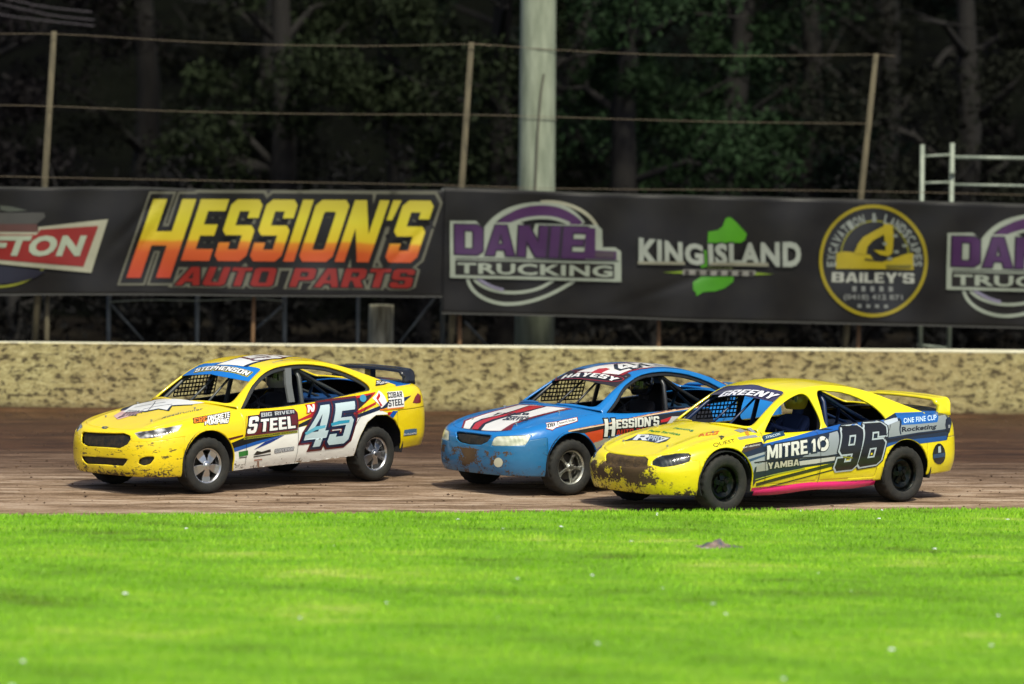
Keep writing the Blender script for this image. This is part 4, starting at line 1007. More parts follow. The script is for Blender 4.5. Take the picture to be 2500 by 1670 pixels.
# blades
n = 150000
w = 14.5*nrs.rand(n)**1.1; u = -7+26*nrs.rand(n)
yy = 40-w; keep = np.abs((u-5.54)-(-.0)) < 40; 
px_ = GE0.x+gdir.x*u+gn.x*w; py_ = GE0.y+gdir.y*u+gn.y*w
keep = np.abs(px_) < py_*.146+.3; u, w, px_, py_ = u[keep], w[keep], px_[keep], py_[keep]; n = len(u)
clump = np.array([mnoise.noise(Vector((a*1.7, b*2.4, 9))) for a, b in zip(u, w)])
hgt = (.022+.020*nrs.rand(n)+.030*np.clip(clump, 0, 1)); bw = .0055+.004*nrs.rand(n); an = nrs.rand(n)*2*np.pi; lean = .9*hgt*nrs.rand(n)
z0 = np.array([gh(a, b) for a, b in zip(u, w)])-.004; ed = np.array([edge(a) for a in u]); px_ += gn.x*ed; py_ += gn.y*ed
dx, dy = np.cos(an)*bw, np.sin(an)*bw*.6; lx, ly = np.cos(an*3.1)*lean, np.sin(an*3.1)*lean
VV = np.zeros((n, 3, 3)); VV[:,0] = np.stack([px_-dx, py_-dy, z0], 1); VV[:,1] = np.stack([px_+dx, py_+dy, z0], 1); VV[:,2] = np.stack([px_+lx, py_+ly, z0+hgt], 1)
me = bpy.data.meshes.new('grass'); me.vertices.add(3*n); me.vertices.foreach_set('co', VV.ravel()); me.loops.add(3*n); me.loops.foreach_set('vertex_index', np.arange(3*n, dtype=np.int32))
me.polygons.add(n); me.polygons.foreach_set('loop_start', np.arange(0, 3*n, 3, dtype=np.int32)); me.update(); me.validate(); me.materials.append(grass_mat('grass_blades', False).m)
go = bpy.data.objects.new('grass', me); COL.objects.link(go); tag(go, 'short bright green grass blades of the infield', None, None, 'stuff')
# pale petals and scraps lying in the grass
V = []; F = []
for k in range(80):
    w_ = rnd.uniform(.4, 13.5); u_ = rnd.uniform(-6, 18); p = GE0+gdir*u_+gn*w_; r = rnd.uniform(.008, .022); z = gh(u_, w_)+.035; b = len(V); a = rnd.uniform(0, 3)
    for t in range(5): V.append((p.x+r*1.5*math.cos(a+t*1.257), p.y+r*math.sin(a+t*1.257)*rnd.uniform(.7, 1.2), z+rnd.uniform(-.006, .010)))
    V.append((p.x, p.y, z+.010)); F += [(b+t, b+(t+1) % 5, b+5) for t in range(5)]
tag(mkobj('fallen_petals', V, F, flat('petal_white', (.62, .66, .68), .7)), 'pale petals and scraps lying in the grass', None, None, 'stuff')
# crumpled rag
V = []; F = []; nx, ny = 26, 14
for j in range(ny):
    for i in range(nx):
        a = i/(nx-1)-.5; b = j/(ny-1)-.5; rr = (2*a)**2+(2*b)**2
        V.append((2.17+a*.62*(1-.25*b*b), 38.0+b*.36+.05*math.sin(a*9), .085+.055*math.exp(-((a+.03)/.16)**2-((b)/.3)**2)*(1+.4*math.sin(a*23+b*11))+.03*mnoise.noise(Vector((a*9, b*9, 0)))-.03*rr))
for j in range(ny-1):
    for i in range(nx-1): F.append((j*nx+i, j*nx+i+1, (j+1)*nx+i+1, (j+1)*nx+i))
q = NT('dirty_cloth'); v = q.obj(); q.set(Base_Color=q.ramp(q.noise(v, 9, 4), [(.38, (.07,.08,.10)), (.55, (.22,.15,.12)), (.68, (.32,.30,.28))]), Roughness=.9)
tag(mkobj('rag', V, F, q.m, smooth=True, solid=(.006,)), 'crumpled grey brown rag lying on the grass in front of the cars', 'rag')

# --- concrete safety wall, plastered with thrown mud
q = NT('muddy_concrete'); v = q.obj(); x, y, z = q.sep(v)
a = q.noise(q.mapv(v, (.7, 1, 1.5)), 7.0, 6, .64); b = q.noise(q.mapv(v, (.55, 1, 1.3), (5,0,2)), 19.0, 5, .68); c = q.noise(q.mapv(v, (.35, 1, .6), (1,0,7)), 1.1, 3, .5); d = q.noise(v, 60.0, 3, .6)
up = q.step(z, .0, .55)
base = q.ramp(q.math('ADD', q.math('MULTIPLY', b, .6), q.math('MULTIPLY', d, .4)), [(.40, (.20,.172,.070)), (.50, (.39,.345,.145)), (.58, (.58,.53,.27))])
warm = q.mix(q.step(c, .40, .62), base, q.mix(.4, base, (.30,.20,.09)))
spl = q.step(q.math('ADD', q.math('MULTIPLY', a, .55), q.math('MULTIPLY', b, .45)), .518, .545)
grime = q.math('MULTIPLY', q.step(q.math('ADD', z, q.math('MULTIPLY', q.math('SUBTRACT', c, .5), .35)), .20, .0), .92)
col = q.mix(q.math('MULTIPLY', spl, .92), warm, (.045,.030,.012)); col = q.mix(grime, col, (.05,.028,.015))
cap = q.step(z, 1.042, 1.047); col = q.mix(q.math('MULTIPLY', cap, q.step(d, .3, .42)), col, (.72,.70,.52))
q.set(Base_Color=col, Roughness=.9); q.bump(q.math('ADD', spl, b), .5, .02)
root = at_wall('concrete_wall'); tag(root, 'long low tan concrete wall plastered with mud splashes and a pale top edge', 'wall')
prof = [(0,-.05),(.0,1.035),(.012,1.05),(.24,1.05),(.25,1.035),(.25,-.05)]; V = []; F = []; xs = np.linspace(-10, 26, 73)
for a_ in xs:
    for (d_, z_) in prof: V.append((a_, d_+.015*mnoise.noise(Vector((a_*.4, 0, 0))), z_+(.0018*(a_) if z_ > .5 else 0)+(.004*mnoise.noise(Vector((a_*.7,3,1))) if z_ > .5 else 0)))
n6 = len(prof)
for i in range(len(xs)-1):
    for j in range(n6-1): F.append((i*n6+j, (i+1)*n6+j, (i+1)*n6+j+1, i*n6+j+1))
mkobj('wall_panel', V, F, q.m, root)

# --- banners
def ripple(a, z):
    return 1.5*(.020*math.sin(a*2.1+z*1.3)+.012*math.sin(a*5.3-z*2.2+1)+.010*mnoise.noise(Vector((a*1.3, z*1.6, 2)))*2
            +.016*math.exp(-((a-1.9-(z-2.7)*.9)/.10)**2)*math.exp(-((z-3.0)/.5)**2)+.015*math.exp(-((a-2.3-(z-2.7)*.8)/.12)**2)*math.exp(-((z-2.9)/.6)**2)
            +.014*math.exp(-((a-6.3-(z-2.6)*.9)/.09)**2)*math.exp(-((z-2.6)/.5)**2)+.010*math.exp(-((z-2.0-(a-10.5)*.35)/.06)**2)*math.exp(-((a-10.5)/.9)**2))
def banner(label, topc, lowc, artw, ramp_z=None):
    root = at_wall('banner', .7); tag(root, label, 'banner', 'banners hung on the catch fence')
    tp = np.array(topc); lw = np.array(lowc); a0, a1 = max(tp[0,0], lw[0,0]), min(tp[-1,0], lw[-1,0])
    na = int((a1-a0)/.05); nz = 30; V = []; F = []
    for i in range(na+1):
        a = a0+(a1-a0)*i/na; zt = np.interp(a, tp[:,0], tp[:,1]); zb = np.interp(a, lw[:,0], lw[:,1])
        for j in range(nz+1): z = zb+(zt-zb)*j/nz; V.append((a, ripple(a, z), z))
    for i in range(na):
        for j in range(nz): F.append((i*(nz+1)+j, (i+1)*(nz+1)+j, (i+1)*(nz+1)+j+1, i*(nz+1)+j+1))
    q = NT('banner_vinyl'); v = q.obj(); q.set(Base_Color=q.ramp(q.noise(v, 1.6, 5, .6), [(.3, (.005,.005,.006)), (.7, (.011,.0105,.0095))]), Roughness=.42, Specular_IOR_Level=.30)
    mkobj('banner_cloth', V, F, q.m, root, smooth=True, solid=(.003,))
    # hem and eyelets
    for edge_, s in ((tp, -1), (lw, 1)):
        P = [(a, ripple(a, np.interp(a, edge_[:,0], edge_[:,1]))-.006, np.interp(a, edge_[:,0], edge_[:,1])+s*.012) for a in np.arange(a0, a1, .12)]
        hm = MB()
        for i in range(len(P)-1):
            p, r = P[i], P[i+1]; hm.add([(p[0],p[1],p[2]-.012),(r[0],r[1],r[2]-.012),(r[0],r[1],r[2]+.012),(p[0],p[1],p[2]+.012)], [(0,1,2,3)])
        hm.build('hem', flat('hem_tape', (.055,.055,.05), .4), root)
    groups = {}
    for (g, k, sp, colr, L) in artw:
        V, F = art(k, sp); V, F = cut_art(V, F, .06)
        groups.setdefault(g, []).append((V, F, colr, L))
    for g, L_ in clusters(groups, lambda e: e[0], .04):
        VV = []; FF = []; mi = []; mats = []
        for (V, F, colr, L) in L_:
            m = BANM(colr)
            if m not in mats: mats.append(m)
            b = len(VV); VV += [(x, ripple(x, z)-.014-.007*L, z) for x, z in V]; FF += [tuple(i+b for i in f) for f in F]; mi += [mats.index(m)]*len(F)
        keep = [k for k, f in enumerate(FF) if True]
        mkobj(g, VV, FF, mats, root, mi)
def hexrgb(h): return srgb(int(h[1:3],16), int(h[3:5],16), int(h[5:7],16))
_bm = {}
def BANM(h):
    if h in _bm: return _bm[h]
    q = NT('banner_ink'); v = q.obj()
    if h == 'GRAD':
        x, y, z = q.sep(v); (zt, zm, zb) = (FL['ZGRAD'][0][1], FL['ZGRAD'][1][1], FL['ZGRAD'][2][1])
        t = q.math('ADD', q.step(z, zb-.22, zt), q.math('MULTIPLY', q.math('SUBTRACT', q.noise(q.mapv(v, (.5,1,1)), 2.5, 3), .5), .10))
        c = q.ramp(t, [(0, (.34,.035,.010)), (.30, (.42,.07,.010)), (.42, (.50,.17,.012)), (.46, (.52,.39,.014)), (.72, (.47,.42,.018)), (1, (.38,.33,.03))])
        q.set(Base_Color=c, Roughness=.42)
    else:
        rgb = tuple(k*.72 for k in hexrgb(h)); q.set(Base_Color=q.mix(q.step(q.noise(v, 3.0, 5, .6), .35, .75), rgb, tuple(k*.80 for k in rgb)), Roughness=.42)
    _bm[h] = q.m; return q.m
banner('black banner with the yellow and red HESSION\'S AUTO PARTS lettering and the red GRAFTON board', FL['BANNER_A'], FL['BANNER_A_LOW'], ART_A)
banner('black banner with DANIEL TRUCKING, the green KING ISLAND map and the round BAILEY\'S emblem', FL['BANNER_B'], FL['BANNER_B_LOW'], ART_B)

# --- timber / steel posts, frames, wires
def wood(name, c1, c2, metal=0, rough=.8, sc=3.0):
    q = NT(name); v = q.obj(); q.set(Base_Color=q.ramp(q.noise(q.mapv(v, (6,6,1)), sc, 5, .6), [(.3, c1), (.7, c2)]), Roughness=rough, Metallic=metal); return q.m
M_POST = wood('rusty_post', (.045,.038,.020), (.105,.088,.048)); M_GALV = wood('galvanised_steel', (.07,.08,.075), (.16,.17,.155), .35, .55); M_BRN = wood('brown_timber', (.09,.045,.018), (.20,.11,.045))
M_WIRE = flat('rusty_wire', (.13,.10,.06), .6); M_STEELP = wood('pale_galvanised', (.17,.20,.16), (.30,.34,.27), .15, .5)
def post(name, p0, p1, d, r, mat, label, cat, group=None, parent=None, taper=.85):
    root = at_wall(name, d, p1[0]) if parent is None else parent
    m = MB(); a0 = p1[0] if parent is None else 0
    k = (0-p1[1])/(p0[1]-p1[1]) if abs(p0[1]-p1[1]) > .01 else 0
    foot = (p1[0]+(p0[0]-p1[0])*k, 0)
    m.tube([(foot[0]-a0, 0, foot[1]-.05), ((foot[0]+p0[0])/2-a0, .004, p0[1]/2), (p0[0]-a0, 0, p0[1])], [r, r*(1+taper)/2, r*taper], 12)
    o = m.build(name, mat, None, smooth=True)
    if parent is None:
        bpy.data.objects.remove(root); p = wl(p1[0], d, 0); o.location = p; o.rotation_euler = (0,0,WA); tag(o, label, cat, group)
    return o
# catch fence: leaning posts carrying three wires
cf = at_wall('wire_fence', .85); tag(cf, 'catch fence of leaning brown posts with thin wires above the banners', 'fence')
for (p0, p1) in FL['POSTS']:
    m = MB(); k = -p1[1]/(p0[1]-p1[1]); fx = p1[0]+(p0[0]-p1[0])*k
    m.tube([(fx, 0, -.05), ((fx+p0[0])/2+.006, 0, p0[1]/2), (p0[0], 0, p0[1])], [.062, .056, .046], 12); m.build('fence_post', M_POST, cf, smooth=True)
for W in FL['WIRES']:
    P = bs_axis(np.array(W), np.linspace(0, len(W)-1, 8*len(W))); MB().tube([(a, -.10, z) for a, z in P], .0048, 6).build('fence_wire', M_WIRE, cf, smooth=True)
lab = ['thin brown post left of the trusswork, below the red board', 'thin rusty post under the banner seam', 'thin timber post under the round emblem, right one of the pair', 'narrow brown post between two frames under the banner', 'narrow brown post standing alone under the green map']
for ((p0, p1, r), l) in zip(FL['SPOSTS'], lab): post('support_post', (p0[0], p0[1]+.25), p1, .95, r, M_BRN if r != .045 else M_POST, l, 'post', 'brown posts below the banners')
# galvanised barrier frames below the banners
fr = at_wall('barrier_frame', 1.5); tag(fr, 'grey galvanised tube frame with slanting braces under the yellow lettered banner', 'frame')
fr2 = at_wall('barrier_frame', 1.5); tag(fr2, 'grey galvanised frame with a tall upright at the banner seam and a slanting brace', 'frame')
for i, (p0, p1, r) in enumerate(FL['FRAMES'][:9]):
    par = fr2 if i in (4, 7, 8) else fr; up_ = .35 if i < 4 else 0
    MB().tube([(p1[0], 0, p1[1]-(.9 if abs(p0[0]-p1[0]) < .1 else .0)), (p0[0], 0, p0[1]+up_)], r, 10).build('brace' if abs(p0[0]-p1[0]) > .1 else 'upright', M_GALV, par, smooth=True)
P = bs_axis(np.array(FL['LOOP']), np.linspace(0, 6, 40)); MB().tube([(a, -.05, z) for a, z in P], .010, 6).build('top_cable', M_STEELP, fr, smooth=True)
# timber stump
(a0, z0_), (a1, z1_), (ac, zc) = FL['STUMP']; r = (a1-a0)/2; st = MB(); nn = 28; V = []; F = []
prof = [(1.04,-.1),(1.0,.5),(.97,z0_-.02),(.94,z0_),(0,z0_+.005)]
for k in range(nn):
    t = 2*math.pi*k/nn
    for (s, z) in prof: V.append((r*s*math.cos(t)*(1+.03*math.sin(3*t)), r*s*math.sin(t), z))
for k in range(nn):
    for j in range(4): F.append((k*5+j, ((k+1) % nn)*5+j, ((k+1) % nn)*5+j+1, k*5+j+1))
o = mkobj('timber_stump', V, F, wood('weathered_stump', (.10,.09,.055), (.42,.40,.28), 0, .85, 1.6)); o.location = wl((a0+a1)/2, 2.0, 0); tag(o, 'thick pale cut-off timber stump behind the wall', 'stump')
# light tower pole
T = FL['TOWER']; xs = [(T[4][0]+T[5][0])/2, (T[2][0]+T[3][0])/2, (T[0][0]+T[1][0])/2]; zs = [T[4][1], T[2][1], T[0][1]]
o = MB().tube([(0,0,-.1),(xs[1]-xs[0],0,zs[1]),(xs[2]-xs[0],0,zs[2]),(xs[2]-xs[0]+.05,0,13.5)], [.345,.305,.295,.24], 40).build('light_tower_pole', wood('pole_concrete', (.16,.19,.13), (.33,.37,.27), 0, .6, 1.3), None, smooth=True)
o.location = wl(xs[0], 4.0, 0); o.rotation_euler = (0,0,WA); tag(o, 'very thick pale grey green pole rising out of the top of the picture', 'pole')
b = MB()
for z in (4.6, 5.75): b.tube([((xs[1]-xs[0])+.31*math.cos(t), .31*math.sin(t), z) for t in np.linspace(0, 6.283, 33)], .006, 5)
b.tube([(.0,-.33,5.35),(-.05,-.34,5.0),(-.09,-.335,4.3),(-.11,-.335,3.3)], .018, 6); b.build('pole_cable', flat('pole_strap', (.09,.085,.06), .6), o)
# scaffold on the right
sc = at_wall('scaffold', 2.5); tag(sc, 'galvanised scaffold with two uprights and guard rails beyond the right banner', 'scaffold')
for i, (p0, p1, r) in enumerate(FL['SCAFF']):
    v_ = abs(p0[0]-p1[0]) < .2
    MB().tube([(p1[0] if v_ else p0[0], 0, -.05 if v_ else p0[1]), (p0[0] if v_ else p1[0], 0, p0[1] if v_ else p1[1])], r, 12).build('upright' if v_ else 'rail', M_STEELP, sc, smooth=True)
MB().tube([(FL['SCAFF'][1][0][0]-.03, -.05, 3.86),(FL['SCAFF'][1][0][0]+.03, -.07, 3.86)], .045, 10).build('clamp', M_STEELP, sc)
p0 = FL['SCAFF'][1][0]; MB().tube([(p0[0]+2.4, 0, -.05), (p0[0]+2.4, 0, p0[1])], .04, 12).build('upright', M_STEELP, sc, smooth=True)
for i, W in enumerate(FL['CABLES']):
    W = [(W[0][0]-8, W[0][1]+2.2)]+list(W)+[(W[-1][0]+.8, W[-1][1]-.06)]
    P = bs_axis(np.array(W), np.linspace(0, len(W)-1, 30)); o = MB().tube([(a, 0, z) for a, z in P], .007, 5).build('overhead_cable', flat('cable_alu', (.06,.05,.065), .6), None)
    o.location = wl(0, 9, 0); o.rotation_euler = (0,0,WA); tag(o, ('highest', 'middle', 'lowest')[i]+' of the three thin overhead cables at the top left corner', 'cable', 'overhead cables')

# --- trees
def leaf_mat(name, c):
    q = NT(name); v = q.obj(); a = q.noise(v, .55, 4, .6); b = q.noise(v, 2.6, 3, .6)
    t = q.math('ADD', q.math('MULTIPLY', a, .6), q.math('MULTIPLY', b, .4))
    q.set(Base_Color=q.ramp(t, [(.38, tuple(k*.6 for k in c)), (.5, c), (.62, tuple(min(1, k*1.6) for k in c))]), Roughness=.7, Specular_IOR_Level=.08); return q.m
M_BARK = wood('bark', (.004,.0035,.003), (.012,.010,.008), 0, .9, 2.0)
def tree(x, y, h, rad, lo, c, label, seed, nl=14000, leaf=.085, cat='tree', name='tree', group='trees behind the track'):
    r = np.random.RandomState(seed); root = empty(name, (x, y, 0)); tag(root, label, cat, group)
    rn = random.Random(seed); tk = MB(); lean = rn.uniform(-.05, .05); tr_ = .11+.012*h
    sp = [(lean*z*(1+.02*z)+.10*math.sin(z*.9+seed), .1*math.sin(z*.7), z) for z in np.linspace(-.3, h*.92, 10)]
    tk.tube(sp, [tr_*(1.35-.115*i) if i else tr_*1.6 for i in range(10)], 10)
    tips = []
    for k in range(11):
        i = rn.randint(2, 8); b = Vector(sp[i]); t = rn.uniform(0, 6.28); L = rad*rn.uniform(.55, .95); up = rn.uniform(-.05, .75)
        e = b+Vector((math.cos(t)*L, math.sin(t)*L, L*up)); m = (b+e)/2+Vector((0,0,.15*L))
        tk.tube([b, m, e], [tr_*.38, tr_*.24, .02], 6); tips += [m*.4+e*.6, e, e]
        for _ in range(2):
            e2 = m+Vector((rn.uniform(-1,1), rn.uniform(-1,1), rn.uniform(-.4,.9)))*L*.5; tk.tube([m, e2], [tr_*.14, .01], 5); tips.append(e2)
    tk.build('trunk', M_BARK, root, smooth=True)
    # crown: leaf clumps round the limb tips and through the volume
    nc = 46; cen = []
    for _ in range(nc):
        if rn.random() < .55: p = np.array(rn.choice(tips))+r.randn(3)*.35
        else:
            t = rn.uniform(0, 6.28); zz = rn.uniform(lo, h); f = math.sin(math.pi*min(1, max(.06, (zz-lo)/(h-lo)*.85+.12)))**.6; q_ = rad*f*math.sqrt(rn.random()); p = np.array([math.cos(t)*q_, math.sin(t)*q_, zz])
        p[2] = max(p[2], lo*rn.uniform(.8, 1.1)); cen.append(p)
    cen = np.array(cen); cr = r.uniform(.45, 1.05, nc); idx = r.randint(0, nc, nl)
    d = r.randn(nl, 3); d /= np.linalg.norm(d, axis=1, keepdims=True); P = cen[idx]+d*(cr[idx]*r.rand(nl)**.45)[:,None]*np.array([1.15,1.15,.75])
    e1 = r.randn(nl, 3); e1[:,2] -= .5; e1 /= np.linalg.norm(e1, axis=1, keepdims=True); e2 = np.cross(e1, r.randn(nl, 3)); e2 /= np.linalg.norm(e2, axis=1, keepdims=True)
    s = (leaf*r.uniform(.6, 1.4, nl))[:,None]; Q = np.stack([P-e1*s, P-e2*s*.38, P+e1*s, P+e2*s*.38], 1).reshape(-1, 3)
    me = bpy.data.meshes.new('crown'); me.vertices.add(4*nl); me.vertices.foreach_set('co', Q.ravel()); me.loops.add(4*nl); me.loops.foreach_set('vertex_index', np.arange(4*nl, dtype=np.int32))
    me.polygons.add(nl); me.polygons.foreach_set('loop_start', np.arange(0, 4*nl, 4, dtype=np.int32)); me.update(); me.materials.append(leaf_mat('foliage', c))
    o = bpy.data.objects.new('crown', me); COL.objects.link(o); o.parent = root
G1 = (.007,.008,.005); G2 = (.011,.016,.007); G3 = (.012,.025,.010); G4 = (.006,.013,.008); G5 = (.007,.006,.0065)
TREES = [ # x, y, height, radius, lowest leaves, colour, label
 (-10.6, 72, 11, 3.0, 1.0, G5, 'almost black bushy tree behind the leftmost fence post'), (-7.6, 76, 13, 3.4, 1.6, G1, 'very dark tree between the leftmost post and the yellow lettering'),
 (-4.6, 71, 12, 2.9, 2.2, G2, 'olive brown tree above the yellow lettered banner'), (-2.2, 74, 13, 3.2, 1.2, G2, 'olive tree just left of the middle fence post'),
 (-.2, 70, 12, 2.6, 2.6, G2, 'pale olive tree between the middle fence post and the thick pole'), (2.2, 69, 12, 2.7, 1.4, G3, 'brightest green tree right beside the thick pole'),
 (4.0, 72, 13, 2.8, 1.6, G3, 'mid green tree above the KING ISLAND banner'), (6.0, 75, 12, 3.0, 1.2, G4, 'dark bluish green tree left of the right fence post'),
 (8.6, 71, 12, 3.0, 1.4, G1, 'dark tree behind the right fence post'), (11.0, 74, 13, 3.2, 1.2, G5, 'nearly black tree behind the scaffold'),
 (-13.5, 79, 14, 3.6, 2.0, G5, 'black tree at the far left edge of the woods'), (14.0, 78, 14, 3.6, 2.0, G5, 'black tree at the far right edge of the woods'),
 (-5.8, 82, 16, 4.2, 2.0, G1, 'tall dark tree in the second row on the left'), (1.2, 83, 17, 4.4, 2.0, G4, 'tall dark green tree in the second row behind the thick pole'), (8.0, 83, 16, 4.4, 2.0, G1, 'tall dark tree in the second row on the right')]
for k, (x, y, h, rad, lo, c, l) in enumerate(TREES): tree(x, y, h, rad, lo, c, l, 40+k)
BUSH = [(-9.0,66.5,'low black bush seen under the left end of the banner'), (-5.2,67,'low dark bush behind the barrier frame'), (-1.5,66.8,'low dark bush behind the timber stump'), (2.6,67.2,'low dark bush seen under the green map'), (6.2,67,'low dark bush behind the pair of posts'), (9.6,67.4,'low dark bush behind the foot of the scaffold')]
for k, (x, y, l) in enumerate(BUSH): tree(x, y, 3.0, 2.2, .3, (.004,.004,.004), l, 90+k, 3600, .09, 'bush', 'bush', 'bushes behind the fence')

